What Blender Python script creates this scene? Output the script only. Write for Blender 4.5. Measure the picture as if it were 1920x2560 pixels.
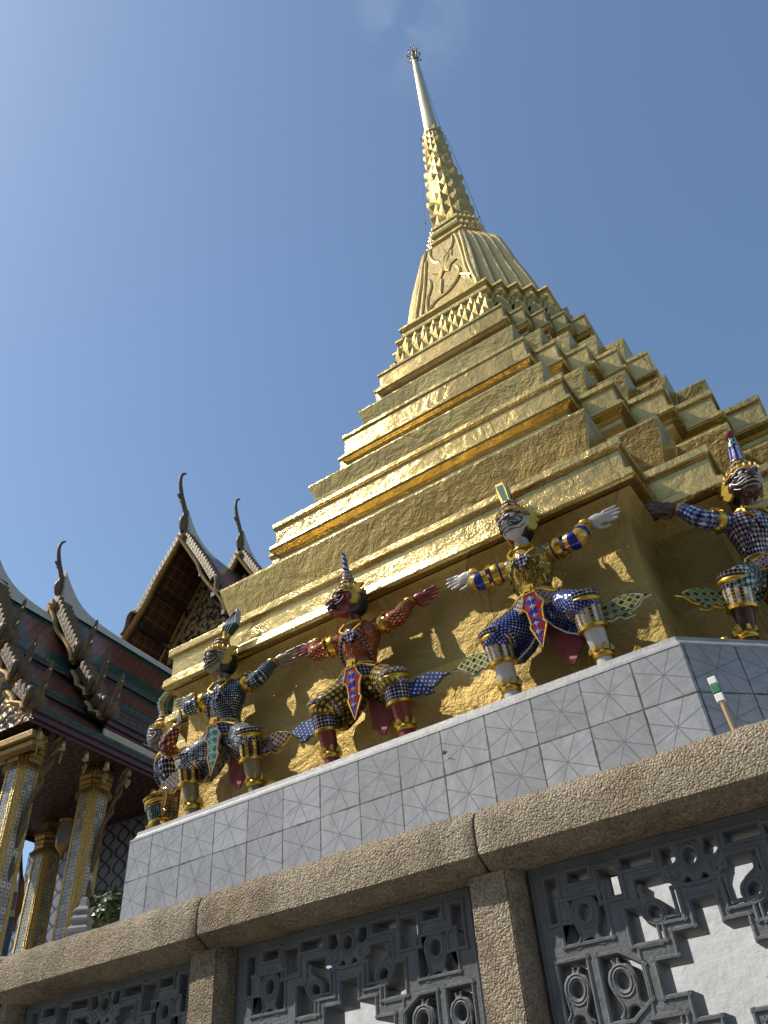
import bpy, bmesh, math, random
from mathutils import Vector, Matrix, noise as mnoise
random.seed(7)
R_=math.radians
sc=bpy.context.scene
COL=sc.collection
for o in list(bpy.data.objects): bpy.data.objects.remove(o)

# ---------------------------------------------------------------- camera
F_PX,PITCH,ROLL,YAW=2022.42,R_(40.8305),R_(-5.1334),R_(-31.0282)
cy_,sy_=math.cos(YAW),math.sin(YAW)
fw=Vector((sy_,cy_,0)); rt=Vector((cy_,-sy_,0)); up=Vector((0,0,1))
dv=fw*math.cos(PITCH)+up*math.sin(PITCH)
uv_=-fw*math.sin(PITCH)+up*math.cos(PITCH)
r2=rt*math.cos(ROLL)+uv_*math.sin(ROLL); u2=-rt*math.sin(ROLL)+uv_*math.cos(ROLL)
cd=bpy.data.cameras.new('camera'); cam=bpy.data.objects.new('camera',cd); COL.objects.link(cam)
cam.matrix_world=Matrix(((r2.x,u2.x,-dv.x,0),(r2.y,u2.y,-dv.y,0),(r2.z,u2.z,-dv.z,0),(0,0,0,1)))
cd.sensor_fit='VERTICAL'; cd.sensor_height=24.0; cd.lens=F_PX/2560*24.0
cd.clip_start=0.05; cd.clip_end=2000
sc.camera=cam

# ---------------------------------------------------------------- light
S=Vector((-0.67,-0.47,1.02)).normalized()          # towards the sun
sun_el=math.asin(S.z); sun_az=math.atan2(S.x,S.y)  # azimuth clockwise from +Y
w=bpy.data.worlds.new('World'); sc.world=w; w.use_nodes=True
nt=w.node_tree; bg=nt.nodes['Background']
sky=nt.nodes.new('ShaderNodeTexSky'); sky.sky_type='NISHITA'; sky.sun_disc=False
sky.sun_elevation=sun_el; sky.sun_rotation=sun_az
sky.air_density=1.0; sky.dust_density=0.65; sky.ozone_density=1.0; sky.altitude=20
hs=nt.nodes.new('ShaderNodeHueSaturation'); hs.inputs['Saturation'].default_value=1.03; hs.inputs['Hue'].default_value=.495; nt.links.new(sky.outputs[0],hs.inputs['Color']); 
# one faint wisp of cirrus high above the spire
wg=nt.nodes.new('ShaderNodeTexCoord'); wd=dv*F_PX+r2*(1020-960)-u2*(40-1280); wd.normalize()
wm=nt.nodes.new('ShaderNodeMapping'); wm.inputs['Scale'].default_value=(14,14,5); nt.links.new(wg.outputs['Generated'],wm.inputs[0])
wn_=nt.nodes.new('ShaderNodeTexNoise'); wn_.inputs['Scale'].default_value=1.6; wn_.inputs['Detail'].default_value=6; wn_.inputs['Distortion'].default_value=.6; nt.links.new(wm.outputs[0],wn_.inputs['Vector'])
wv=nt.nodes.new('ShaderNodeVectorMath'); wv.operation='DISTANCE'; nt.links.new(wg.outputs['Generated'],wv.inputs[0]); wv.inputs[1].default_value=wd
wr=nt.nodes.new('ShaderNodeMapRange'); nt.links.new(wv.outputs['Value'],wr.inputs[0]); wr.inputs[1].default_value=.085; wr.inputs[2].default_value=.0; wr.inputs[3].default_value=0; wr.inputs[4].default_value=1
wq=nt.nodes.new('ShaderNodeMapRange'); nt.links.new(wn_.outputs[0],wq.inputs[0]); wq.inputs[1].default_value=.42; wq.inputs[2].default_value=.75
wf=nt.nodes.new('ShaderNodeMath'); wf.operation='MULTIPLY'; nt.links.new(wr.outputs[0],wf.inputs[0]); nt.links.new(wq.outputs[0],wf.inputs[1])
wx=nt.nodes.new('ShaderNodeMix'); wx.data_type='RGBA'; wx.inputs[7].default_value=(3.6,4.0,4.6,1)
wk=nt.nodes.new('ShaderNodeMath'); wk.operation='MULTIPLY'; nt.links.new(wf.outputs[0],wk.inputs[0]); wk.inputs[1].default_value=.22
nt.links.new(wk.outputs[0],wx.inputs[0]); nt.links.new(hs.outputs[0],wx.inputs[6]); nt.links.new(wx.outputs[2],bg.inputs[0]); bg.inputs[1].default_value=0.15
sl=bpy.data.lights.new('sun','SUN'); sl.energy=4.8; sl.angle=R_(0.53); sl.color=(1.0,0.93,0.82)
so=bpy.data.objects.new('sun',sl); COL.objects.link(so)
so.rotation_euler=S.to_track_quat('Z','Y').to_euler(); so.location=(-30,-30,60)
vs=sc.view_settings; vs.view_transform='Standard'; vs.look='None'; vs.gamma=1; vs.exposure=0.2
sc.cycles.max_bounces=8; sc.cycles.diffuse_bounces=3; sc.cycles.glossy_bounces=5
sc.cycles.sample_clamp_indirect=6

# ---------------------------------------------------------------- helpers
class G:
    """collects faces for ONE mesh object"""
    def __init__(s,off=(0,0,0)): s.v=[];s.f=[];s.m=[];s.uv=[];s.off=Vector(off);s.T=None
    def _p(s,p):
        p=Vector(p)
        if s.T is not None: p=s.T@p
        s.v.append(p-s.off); return len(s.v)-1
    def face(s,pts,m=0,uv=None):
        ids=[s._p(p) for p in pts]; s.f.append(ids); s.m.append(m); s.uv.append(uv)
    def faces(s,pts,fs,m=0,uvs=None):
        b=[s._p(p) for p in pts]
        for k,f in enumerate(fs):
            s.f.append([b[i] for i in f]); s.m.append(m); s.uv.append(uvs[k] if uvs else None)
    def box(s,c,d,m=0,rot=None):
        c=Vector(c); x,y,z=d[0]/2,d[1]/2,d[2]/2
        P=[Vector(q) for q in((-x,-y,-z),(x,-y,-z),(x,y,-z),(-x,y,-z),(-x,-y,z),(x,-y,z),(x,y,z),(-x,y,z))]
        if rot is not None: P=[rot@q for q in P]
        s.faces([c+q for q in P],[(0,3,2,1),(4,5,6,7),(0,1,5,4),(1,2,6,5),(2,3,7,6),(3,0,4,7)],m)
    def loft(s,rings,m=0,closed=True,capa=False,capb=False,uvs=None):
        n=len(rings[0]); base=[]
        for r in rings: base.append([s._p(p) for p in r])
        for k in range(len(rings)-1):
            for i in range(n if closed else n-1):
                j=(i+1)%n
                s.f.append([base[k][i],base[k][j],base[k+1][j],base[k+1][i]]); s.m.append(m if not callable(m) else m(k,i))
                if uvs: 
                    j2=i+1
                    s.uv.append([uvs[k][i],uvs[k][j2],uvs[k+1][j2],uvs[k+1][i]])
                else: s.uv.append(None)
        if capa: s.f.append(base[0][::-1]); s.m.append(m if not callable(m) else 0); s.uv.append(None)
        if capb: s.f.append(base[-1][:]); s.m.append(m if not callable(m) else 0); s.uv.append(None)
    def tube(s,pts,rad,n=10,m=0,cap=True,flat=(1,1),upv=None,closed=False):
        pts=[Vector(p) for p in pts]
        if not hasattr(rad,'__len__'): rad=[rad]*len(pts)
        rings=[];uvs=[];L=0
        prev=None
        for k,p in enumerate(pts):
            if closed: t=(pts[(k+1)%len(pts)]-pts[k-1])
            else: t=(pts[min(k+1,len(pts)-1)]-pts[max(k-1,0)])
            t.normalize()
            if prev is None:
                a=Vector(upv) if upv is not None else (Vector((0,0,1)) if abs(t.z)<.9 else Vector((0,-1,0)))
            else: a=prev
            b=t.cross(a); 
            if b.length<1e-6: b=t.orthogonal()
            b.normalize(); a=b.cross(t).normalized(); prev=a
            if k: L+=(p-pts[k-1]).length
            rm=sum(rad)/len(rad)
            rings.append([p+(a*math.cos(q)*flat[0]+b*math.sin(q)*flat[1])*rad[k] for q in [2*math.pi*i/n for i in range(n)]])
            uvs.append([(2*math.pi*i/n*rm,L) for i in range(n+1)])
        if closed: rings.append(rings[0]); uvs.append([(u,L) for u,_ in uvs[0]])
        s.loft(rings,m,True,cap and not closed,cap and not closed,uvs)
    def lathe(s,prof,n=24,c=(0,0,0),m=0,cap=True):
        c=Vector(c); rings=[];uvs=[]
        for k,(r,z) in enumerate(prof):
            rings.append([c+Vector((r*math.cos(q),r*math.sin(q),z)) for q in [2*math.pi*i/n for i in range(n)]])
            uvs.append([(i/n*2*math.pi*max(p[0] for p in prof)*.7,z) for i in range(n+1)])
        s.loft(rings,m,True,cap,cap,uvs)
    def ell(s,c,r,n=14,m=0,rot=None):
        c=Vector(c); rings=[]
        for k in range(1,n//2+2):
            th=math.pi*k/(n//2+2)
            ring=[]
            for i in range(n):
                q=2*math.pi*i/n
                p=Vector((r[0]*math.sin(th)*math.cos(q),r[1]*math.sin(th)*math.sin(q),-r[2]*math.cos(th)))
                ring.append(c+(rot@p if rot is not None else p))
            rings.append(ring)
        s.loft(rings,m,True,True,True)
    def prism(s,poly,org,ax,ay,an,d,m=0,mside=None,uvscale=True):
        """2-D outline in plane (ax,ay) at org, thickness d along an"""
        org=Vector(org);ax=Vector(ax);ay=Vector(ay);an=Vector(an)
        A=[org+ax*p[0]+ay*p[1]+an*(d/2) for p in poly]; B=[org+ax*p[0]+ay*p[1]-an*(d/2) for p in poly]
        s.face(A,m,[(p[0],p[1]) for p in poly]); s.face(B[::-1],m,[(p[0],p[1]) for p in poly][::-1])
        n=len(poly)
        for i in range(n):
            j=(i+1)%n
            s.face([A[j],A[i],B[i],B[j]],m if mside is None else mside)
    def build(s,name,mats,parent=None,smooth=35,bev=None):
        me=bpy.data.meshes.new(name); me.from_pydata([tuple(p) for p in s.v],[],s.f)
        if not isinstance(mats,(list,tuple)): mats=[mats]
        for m in mats: me.materials.append(m)
        me.polygons.foreach_set('material_index',s.m)
        ul=me.uv_layers.new(name='UVMap')
        for p,u in zip(me.polygons,s.uv):
            if u:
                for li,c in zip(p.loop_indices,u): ul.data[li].uv=c
            else:
                nrm=p.normal
                for li in p.loop_indices:
                    co=me.vertices[me.loops[li].vertex_index].co
                    if abs(nrm.z)>.7: ul.data[li].uv=(co.x,co.y)
                    elif abs(nrm.x)>abs(nrm.y): ul.data[li].uv=(co.y,co.z)
                    else: ul.data[li].uv=(co.x,co.z)
        me.validate(); 
        if smooth is not None:
            me.polygons.foreach_set('use_smooth',[True]*len(me.polygons)); me.set_sharp_from_angle(angle=R_(smooth))
        me.update()
        o=bpy.data.objects.new(name,me); COL.objects.link(o)
        if parent: o.parent=parent
        if bev:
            md=o.modifiers.new('bevel','BEVEL'); md.width=bev; md.segments=2; md.limit_method='ANGLE'; md.angle_limit=R_(40)
        return o
def fix_normals(o):
    bm=bmesh.new(); bm.from_mesh(o.data); bmesh.ops.recalc_face_normals(bm,faces=bm.faces); bm.to_mesh(o.data); bm.free()
def tag(o,label=None,cat=None,group=None,kind=None):
    if label: o['label']=label
    if cat: o['category']=cat
    if group: o['group']=group
    if kind: o['kind']=kind
    return o
def thing(name,label,cat,loc=(0,0,0),rz=0,group=None):
    o=bpy.data.objects.new(name,None); COL.objects.link(o); o.location=loc; o.rotation_euler=(0,0,rz)
    o.empty_display_size=.3
    return tag(o,label,cat,group)

# ---------------------------------------------------------------- materials
class N:
    def __init__(s,name):
        s.mat=bpy.data.materials.new(name); s.mat.use_nodes=True; s.t=s.mat.node_tree; s.p=s.t.nodes['Principled BSDF']
    def n(s,typ,**kw):
        x=s.t.nodes.new(typ)
        for k,v in kw.items(): setattr(x,k,v)
        return x
    def l(s,a,b): s.t.links.new(a,b)
    def val(s,sock,v):
        if hasattr(v,'links') or isinstance(v,bpy.types.NodeSocket): s.l(v,sock)
        else: sock.default_value=v
    def math(s,op,a,b=0.0,c=None):
        x=s.n('ShaderNodeMath',operation=op); s.val(x.inputs[0],a); s.val(x.inputs[1],b)
        if c is not None: s.val(x.inputs[2],c)
        return x.outputs[0]
    def noise(s,scale,det=4,rough=.55,vec=None,dist=0):
        x=s.n('ShaderNodeTexNoise'); x.inputs['Scale'].default_value=scale; x.inputs['Detail'].default_value=det
        x.inputs['Roughness'].default_value=rough; x.inputs['Distortion'].default_value=dist
        if vec is not None: s.l(vec,x.inputs['Vector'])
        return x.outputs[0]
    def coord(s,which='Object'):
        if not hasattr(s,'tc'): s.tc=s.n('ShaderNodeTexCoord')
        return s.tc.outputs[which]
    def ramp(s,fac,stops,interp='LINEAR'):
        x=s.n('ShaderNodeValToRGB'); x.color_ramp.interpolation=interp
        el=x.color_ramp.elements
        while len(el)<len(stops): el.new(.5)
        for e,(p,c) in zip(el,stops): e.position=p; e.color=(c[0],c[1],c[2],1)
        s.l(fac,x.inputs[0]); return x.outputs[0]
    def mix(s,fac,a,b):
        x=s.n('ShaderNodeMix',data_type='RGBA'); s.val(x.inputs[0],fac)
        s.val(x.inputs[6],a if not isinstance(a,tuple) else (*a,1)); s.val(x.inputs[7],b if not isinstance(b,tuple) else (*b,1)); return x.outputs[2]
    def bump(s,h,dist=.01,strength=1.0,nrm=None):
        x=s.n('ShaderNodeBump'); x.inputs['Distance'].default_value=dist; x.inputs['Strength'].default_value=strength
        s.l(h,x.inputs['Height'])
        if nrm is not None: s.l(nrm,x.inputs['Normal'])
        s.l(x.outputs[0],s.p.inputs['Normal']); return x.outputs[0]
    def base(s,c): s.val(s.p.inputs['Base Color'],c if not isinstance(c,tuple) else (*c,1))
    def set(s,rough=None,metal=None,spec=None):
        if rough is not None: s.val(s.p.inputs['Roughness'],rough)
        if metal is not None: s.val(s.p.inputs['Metallic'],metal)
        if spec is not None: s.val(s.p.inputs['Specular IOR Level'],spec)

def m_plain(name,c,rough=.6,metal=0,nz=.15,scale=6,bump=0,bscale=30):
    k=N(name); f=k.noise(scale,5,.6,k.coord())
    lo=tuple(max(0,x*(1-nz)) for x in c); hi=tuple(min(1,x*(1+nz)) for x in c)
    k.base(k.ramp(f,[(.3,lo),(.7,hi)])); k.set(rough,metal)
    if bump: k.bump(k.noise(bscale,6,.6,k.coord()),bump)
    return k.mat

def m_gold(name,c1=(.53,.395,.15),c2=(.375,.275,.095),rough=(.125,.17),bd=.013,stain=.35,seams=True,dull=.24,fine=1.0,dr=.62):
    k=N(name); co=k.coord()
    n1=k.noise(1.1,4,.6,co); n2=k.noise(2.6,6,.62,co,.8); n3=k.noise(10,6,.66,co,.3); n4=k.noise(38,4,.6,co)
    st=k.ramp(k.noise(3.2,8,.68,co,.6),[(.60,(0,0,0)),(.73,(1,1,1))])
    base=k.mix(n2,c1,c2)
    base=k.mix(k.math('MULTIPLY',st,stain),base,(.20,.13,.045))
    h=k.math('ADD',k.math('MULTIPLY',n2,1.3),k.math('ADD',k.math('MULTIPLY',n3,.5*fine),k.math('MULTIPLY',n4,.16*fine)))
    if seams:
        sp=k.n('ShaderNodeSeparateXYZ'); k.l(co,sp.inputs[0])
        row=k.math('FLOOR',k.math('MULTIPLY',sp.outputs[2],1.25))
        wn=k.n('ShaderNodeTexWhiteNoise',noise_dimensions='1D'); k.l(row,wn.inputs['W'])
        a=k.math('ADD',k.math('MULTIPLY',k.math('ADD',sp.outputs[0],sp.outputs[1]),.62),k.math('MULTIPLY',wn.outputs[0],7.0))
        a=k.math('ADD',a,k.math('MULTIPLY',k.noise(3,4,.6,co),.05))
        d=k.math('ABSOLUTE',k.math('SUBTRACT',k.math('FRACT',a),.5))
        seam=k.math('LESS_THAN',d,.0022)
        cm=k.n('ShaderNodeCombineXYZ'); k.l(k.math('FLOOR',k.math('ADD',a,.5)),cm.inputs[0]); k.l(row,cm.inputs[1])
        w2=k.n('ShaderNodeTexWhiteNoise',noise_dimensions='2D'); k.l(cm.outputs[0],w2.inputs['Vector'])
        hv=k.n('ShaderNodeHueSaturation'); k.l(base,hv.inputs['Color']); k.l(k.math('ADD',.78,k.math('MULTIPLY',w2.outputs[0],.44)),hv.inputs['Value']); base=hv.outputs[0]
        base=k.mix(k.math('MULTIPLY',seam,.8),base,(.13,.08,.02))
        h=k.math('SUBTRACT',h,k.math('MULTIPLY',seam,.12))
    k.base(base); k.bump(h,bd)
    rr=k.n('ShaderNodeMapRange'); k.l(n1,rr.inputs[0]); rr.inputs[1].default_value=.3; rr.inputs[2].default_value=.7
    rr.inputs[3].default_value=rough[0]; rr.inputs[4].default_value=rough[1]
    k.set(rr.outputs[0],1.0)
    # the worn, dusty share of the leaf scatters broadly and shows every crease
    q=k.n('ShaderNodeBsdfPrincipled'); k.val(q.inputs['Base Color'],base); q.inputs['Metallic'].default_value=1.0; q.inputs['Roughness'].default_value=dr
    b2=k.n('ShaderNodeBump'); b2.inputs['Distance'].default_value=min(bd*5.5,.11); k.l(h,b2.inputs['Height']); k.l(b2.outputs[0],q.inputs['Normal'])
    mx=k.n('ShaderNodeMixShader'); mx.inputs[0].default_value=dull; k.l(k.p.outputs[0],mx.inputs[1]); k.l(q.outputs[0],mx.inputs[2])
    k.l(mx.outputs[0],k.t.nodes['Material Output'].inputs['Surface'])
    return k.mat

def m_mosaic(name,A,B,grout=(.02,.02,.025),size=.034,rot=45,gap=.1,shape='checker',metal=.25,tilt=.28,stretch=1.0,vary=.35):
    """mirror-glass mosaic laid in the part's own UV (metres)"""
    k=N(name); uv=k.coord('UV')
    mp=k.n('ShaderNodeMapping'); k.l(uv,mp.inputs[0]); mp.inputs['Rotation'].default_value=(0,0,R_(rot))
    mp.inputs['Scale'].default_value=(1/size,1/size/stretch,1)
    fl=k.n('ShaderNodeVectorMath',operation='FLOOR'); k.l(mp.outputs[0],fl.inputs[0])
    fr=k.n('ShaderNodeVectorMath',operation='FRACTION'); k.l(mp.outputs[0],fr.inputs[0])
    s1=k.n('ShaderNodeSeparateXYZ'); k.l(fl.outputs[0],s1.inputs[0]); s2=k.n('ShaderNodeSeparateXYZ'); k.l(fr.outputs[0],s2.inputs[0])
    wn=k.n('ShaderNodeTexWhiteNoise',noise_dimensions='2D'); k.l(fl.outputs[0],wn.inputs['Vector'])
    dx=k.math('ABSOLUTE',k.math('SUBTRACT',s2.outputs[0],.5)); dy=k.math('ABSOLUTE',k.math('SUBTRACT',s2.outputs[1],.5))
    mx=k.math('MAXIMUM',dx,dy)
    par=k.math('GREATER_THAN',k.math('MODULO',k.math('ABSOLUTE',k.math('ADD',s1.outputs[0],s1.outputs[1])),2.0),.5)
    if shape=='checker': cell=k.mix(par,A,B)
    elif shape=='dots':      # small bright chip in the middle of each tile
        cell=k.mix(k.math('LESS_THAN',mx,.23),A,B)
    elif shape=='rings':
        cell=k.mix(k.math('LESS_THAN',k.math('ABSOLUTE',k.math('SUBTRACT',mx,.27)),.12),A,B)
    elif shape=='star':
        ad=k.math('ADD',dx,dy); cell=k.mix(k.math('LESS_THAN',k.math('MINIMUM',dx,dy),k.math('MULTIPLY',k.math('SUBTRACT',.5,mx),.28)),A,B)
    elif shape=='vstripe':
        cell=k.mix(k.math('GREATER_THAN',k.math('MODULO',k.math('ABSOLUTE',s1.outputs[0]),2.0),.5),A,B)
    elif shape=='hstripe':
        cell=k.mix(k.math('GREATER_THAN',k.math('MODULO',k.math('ABSOLUTE',s1.outputs[1]),2.0),.5),A,B)
    vv=k.n('ShaderNodeHueSaturation'); k.l(cell,vv.inputs['Color']); k.l(k.math('ADD',1-vary,k.math('MULTIPLY',wn.outputs[0],2*vary)),vv.inputs['Value'])
    g=k.math('GREATER_THAN',mx,.5-gap*.5)
    k.base(k.mix(g,vv.outputs[0],grout))
    # tilt each chip a little
    nv=k.n('ShaderNodeNewGeometry')
    sb=k.n('ShaderNodeVectorMath',operation='SUBTRACT'); k.l(wn.outputs[1],sb.inputs[0]); sb.inputs[1].default_value=(.5,.5,.5)
    sca=k.n('ShaderNodeVectorMath',operation='SCALE'); k.l(sb.outputs[0],sca.inputs[0]); sca.inputs['Scale'].default_value=tilt
    ad=k.n('ShaderNodeVectorMath',operation='ADD'); k.l(nv.outputs['Normal'],ad.inputs[0]); k.l(sca.outputs[0],ad.inputs[1])
    nm=k.n('ShaderNodeVectorMath',operation='NORMALIZE'); k.l(ad.outputs[0],nm.inputs[0])
    k.l(nm.outputs[0],k.p.inputs['Normal'])
    k.set(k.math('ADD',.14,k.math('MULTIPLY',g,.5)),metal,.35)
    return k.mat

GOLD=m_gold('gold_leaf')
GOLD_WALL=m_gold('gold_leaf_wall',(.66,.51,.21),(.48,.365,.135),(.30,.44),.060,.5,True,.88,.6,.92)
GOLD_UP=m_gold('gold_leaf_upper',(.62,.475,.185),(.48,.36,.125),(.16,.26),.012,.12,False,.42)
GOLD_PETAL=m_gold('gold_leaf_petals',(.50,.37,.135),(.38,.275,.09),(.2,.3),.006,.2,False,.8)
NEEDLE=m_gold('weathered_gilt_needle',(.66,.56,.34),(.55,.46,.28),(.36,.5),.006,.1,False)
GOLDTRIM=m_gold('gilt_trim',(.66,.42,.075),(.48,.29,.045),(.2,.4),.004,.12,False)
CARVE=None
def m_granite():
    k=N('rough_granite'); co=k.coord()
    n=k.noise(7,6,.65,co); n2=k.noise(1.3,5,.6,co); sp=k.noise(120,3,.7,co); n3=k.noise(80,5,.7,co)
    c=k.ramp(n,[(.25,(.44,.355,.25)),(.5,(.61,.51,.37)),(.75,(.72,.62,.46))])
    c=k.mix(k.ramp(n2,[(.45,(0,0,0)),(.72,(.55,.55,.55))]),c,(.42,.28,.13))
    c=k.mix(k.ramp(sp,[(.56,(0,0,0)),(.68,(.7,.7,.7))]),c,(.11,.09,.075))
    c=k.mix(k.ramp(k.noise(60,3,.7,co),[(.6,(0,0,0)),(.72,(.5,.5,.5))]),c,(.60,.53,.44))
    vo=k.n('ShaderNodeTexVoronoi',feature='F1'); vo.inputs['Scale'].default_value=112; k.l(co,vo.inputs[0])
    wm=k.n('ShaderNodeMapping'); k.l(co,wm.inputs[0]); wm.inputs['Scale'].default_value=(3.2,3.2,1.1)
    c=k.mix(k.ramp(k.noise(1.0,8,.72,wm.outputs[0],.5),[(.48,(0,0,0)),(.68,(.72,.72,.72))]),c,(.20,.17,.135))
    gs=k.n('ShaderNodeSeparateXYZ'); k.l(vo.outputs['Color'],gs.inputs[0])
    gv=k.n('ShaderNodeHueSaturation'); k.l(c,gv.inputs['Color']); k.l(k.math('ADD',.72,k.math('MULTIPLY',gs.outputs[0],.54)),gv.inputs['Value']); c=gv.outputs[0]
    k.base(c); k.set(.9,0,.25)
    h=k.math('ADD',k.math('MULTIPLY',n3,.7),k.math('ADD',k.math('MULTIPLY',vo.outputs[0],-.55),k.math('ADD',k.math('MULTIPLY',gs.outputs[1],.25),k.math('MULTIPLY',n,1.0))))
    k.bump(h,.062); return k.mat
GRANITE=m_granite()
def m_paint():
    k=N('grey_painted_cement'); co=k.coord()
    n=k.noise(9,6,.6,co); n2=k.noise(55,5,.65,co); n3=k.noise(2.3,5,.6,co)
    c=k.ramp(n,[(.3,(.095,.103,.110)),(.7,(.140,.149,.156))])
    c=k.mix(k.ramp(n3,[(.52,(0,0,0)),(.75,(.5,.5,.5))]),c,(.10,.105,.11))
    c=k.mix(k.ramp(n2,[(.66,(0,0,0)),(.74,(.8,.8,.8))]),c,(.30,.32,.33))
    k.base(c); k.set(.55,0,.4); k.bump(k.math('ADD',k.math('MULTIPLY',n,.6),k.math('MULTIPLY',n2,.25)),.012); return k.mat
PAINT=m_paint()
def m_white():
    k=N('white_plaster'); co=k.coord()
    n=k.noise(3,6,.6,co,.5)
    c=k.ramp(n,[(.3,(.62,.62,.60)),(.6,(.74,.74,.72))])
    c=k.mix(k.ramp(k.noise(1.4,8,.75,co,1.2),[(.495,(0,0,0)),(.5,(.35,.35,.35)),(.505,(0,0,0))]),c,(.35,.35,.34))
    k.base(c); k.set(.8); k.bump(k.noise(14,5,.6,co),.006); return k.mat
WHITE=m_white()
def m_marble():
    k=N('grey_marble_tiles'); uv=k.coord('UV'); co=k.coord()
    mp=k.n('ShaderNodeMapping'); k.l(uv,mp.inputs[0]); mp.inputs['Scale'].default_value=(1/.4275,1/.40,1)
    wob=k.n('ShaderNodeTexNoise'); wob.inputs['Scale'].default_value=5; k.l(co,wob.inputs['Vector'])
    fl=k.n('ShaderNodeVectorMath',operation='FLOOR'); k.l(mp.outputs[0],fl.inputs[0])
    fr=k.n('ShaderNodeVectorMath',operation='FRACTION'); k.l(mp.outputs[0],fr.inputs[0])
    s=k.n('ShaderNodeSeparateXYZ'); k.l(fr.outputs[0],s.inputs[0])
    wn=k.n('ShaderNodeTexWhiteNoise',noise_dimensions='2D'); k.l(fl.outputs[0],wn.inputs['Vector'])
    sw=k.n('ShaderNodeSeparateXYZ'); k.l(wn.outputs[1],sw.inputs[0])
    x=k.math('SUBTRACT',s.outputs[0],.5); y=k.math('SUBTRACT',s.outputs[1],.5)
    mx=k.math('MAXIMUM',k.math('ABSOLUTE',x),k.math('ABSOLUTE',y))
    jn=k.noise(6,3,.6,co)
    joint=k.math('GREATER_THAN',mx,k.math('SUBTRACT',.4995,k.math('MULTIPLY',k.math('MULTIPLY',jn,jn),.055)))
    xc=k.math('ADD',x,k.math('MULTIPLY',k.math('SUBTRACT',sw.outputs[0],.5),.10)); yc=k.math('ADD',y,k.math('MULTIPLY',k.math('SUBTRACT',sw.outputs[1],.5),.06))
    ds=None
    for ang in (25,64,-26,-66):
        d=k.math('ABSOLUTE',k.math('SUBTRACT',k.math('MULTIPLY',xc,math.sin(R_(ang))),k.math('MULTIPLY',yc,math.cos(R_(ang)))))
        ds=d if ds is None else k.math('MINIMUM',ds,d)
    line=k.math('LESS_THAN',ds,.009)
    # marble: streaks turned differently on every tile
    rot=k.n('ShaderNodeVectorRotate',rotation_type='Z_AXIS'); k.l(fr.outputs[0],rot.inputs[0]); k.l(k.math('MULTIPLY',wn.outputs[0],6.28),rot.inputs['Angle'])
    m2=k.n('ShaderNodeMapping'); k.l(rot.outputs[0],m2.inputs[0]); m2.inputs['Scale'].default_value=(1.2,4.2,1)
    ad=k.n('ShaderNodeVectorMath',operation='ADD'); k.l(m2.outputs[0],ad.inputs[0]); sc_=k.n('ShaderNodeVectorMath',operation='SCALE'); k.l(wn.outputs[1],sc_.inputs[0]); sc_.inputs['Scale'].default_value=40; k.l(sc_.outputs[0],ad.inputs[1])
    v=k.noise(2.0,7,.62,ad.outputs[0],.9)
    c=k.ramp(v,[(.28,(.205,.214,.226)),(.5,(.265,.273,.284)),(.72,(.32,.326,.333))])
    hv=k.n('ShaderNodeHueSaturation'); k.l(c,hv.inputs['Color']); k.l(k.math('ADD',.84,k.math('MULTIPLY',wn.outputs[0],.26)),hv.inputs['Value'])
    c=k.mix(k.math('MULTIPLY',line,.8),hv.outputs[0],(.10,.105,.115))
    dm=k.n('ShaderNodeMapping'); k.l(co,dm.inputs[0]); dm.inputs['Scale'].default_value=(7,7,.7)
    c=k.mix(k.ramp(k.noise(1.0,6,.65,dm.outputs[0]),[(.5,(0,0,0)),(.72,(.5,.5,.5))]),c,(.16,.155,.145))
    c=k.mix(joint,c,(.055,.05,.044))
    c=k.mix(k.ramp(k.noise(5,7,.7,co),[(.6,(0,0,0)),(.74,(.55,.55,.55))]),c,(.24,.22,.19))
    k.base(c); k.set(k.math('ADD',.28,k.math('MULTIPLY',k.noise(8,4,.6,co),.3)),0,.5)
    h=k.math('SUBTRACT',k.math('MULTIPLY',k.noise(30,3,.5,co),.08),k.math('ADD',k.math('MULTIPLY',line,.22),joint)); k.bump(h,.004); return k.mat
MARBLE=m_marble()
MARBLE_CAP=m_plain('pale_marble_cap',(.28,.278,.272),.45,0,.22,9,.004,40)
GROUND=m_plain('worn_stone_paving',(.15,.14,.12),.85,0,.2,1.2,.01,20)
# ================================================================ ground
GZ=-1.55; TZ=-0.2
g=G(); g.face([(-600,-600,GZ),(600,-600,GZ),(600,600,GZ),(-600,600,GZ)]); tag(g.build('ground',GROUND,smooth=None),kind='structure')
g=G(); g.box((20,34,(TZ+GZ)/2-.05),(140,62,TZ-GZ+.1)); tag(g.build('terrace_floor',GROUND,smooth=None),kind='structure')

# ================================================================ golden stupa
AX=Vector((-3.874,11.575,0))
def red(R,a,z,c=AX):
    """redented square: 20-cornered plan, main half-width a, four steps to the far face R"""
    s=(R-a)/4; q=[]
    for k in range(5):
        q.append((a+s*k,-R+s*k))
        if k<4: q.append((a+s*k,-R+s*(k+1)))
    pts=[]
    for r in range(4):
        ca,sa=[(1,0),(0,1),(-1,0),(0,-1)][r]
        for x,y in q: pts.append(Vector((c.x+ca*x-sa*y,c.y+sa*x+ca*y,z)))
    return pts
SB=Vector((AX.x,AX.y,3.16))
stupa=thing('golden_stupa','tall gilded stupa with stepped redented tiers and a needle spire against the sky','stupa',SB)
def sect(name,prof,off=None,mat=GOLD,sm=30,dens=0):
    g=G(SB); rings=[]
    for p in prof:
        if off is not None: R,z=p; a=R-off
        else: R,a,z=p
        rings.append(red(R,a,z))
    g.loft(rings,0,True,False,True)
    return g.build(name,mat,stupa,smooth=None,bev=.012)
sect('base_wall',[(5.46,3.14),(5.46,3.28),(5.43,3.34),(5.415,4.50),(5.43,4.64),(5.47,4.77),(5.52,4.85),(5.58,4.905),(5.58,4.925)],2.647,GOLD_WALL)
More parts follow.
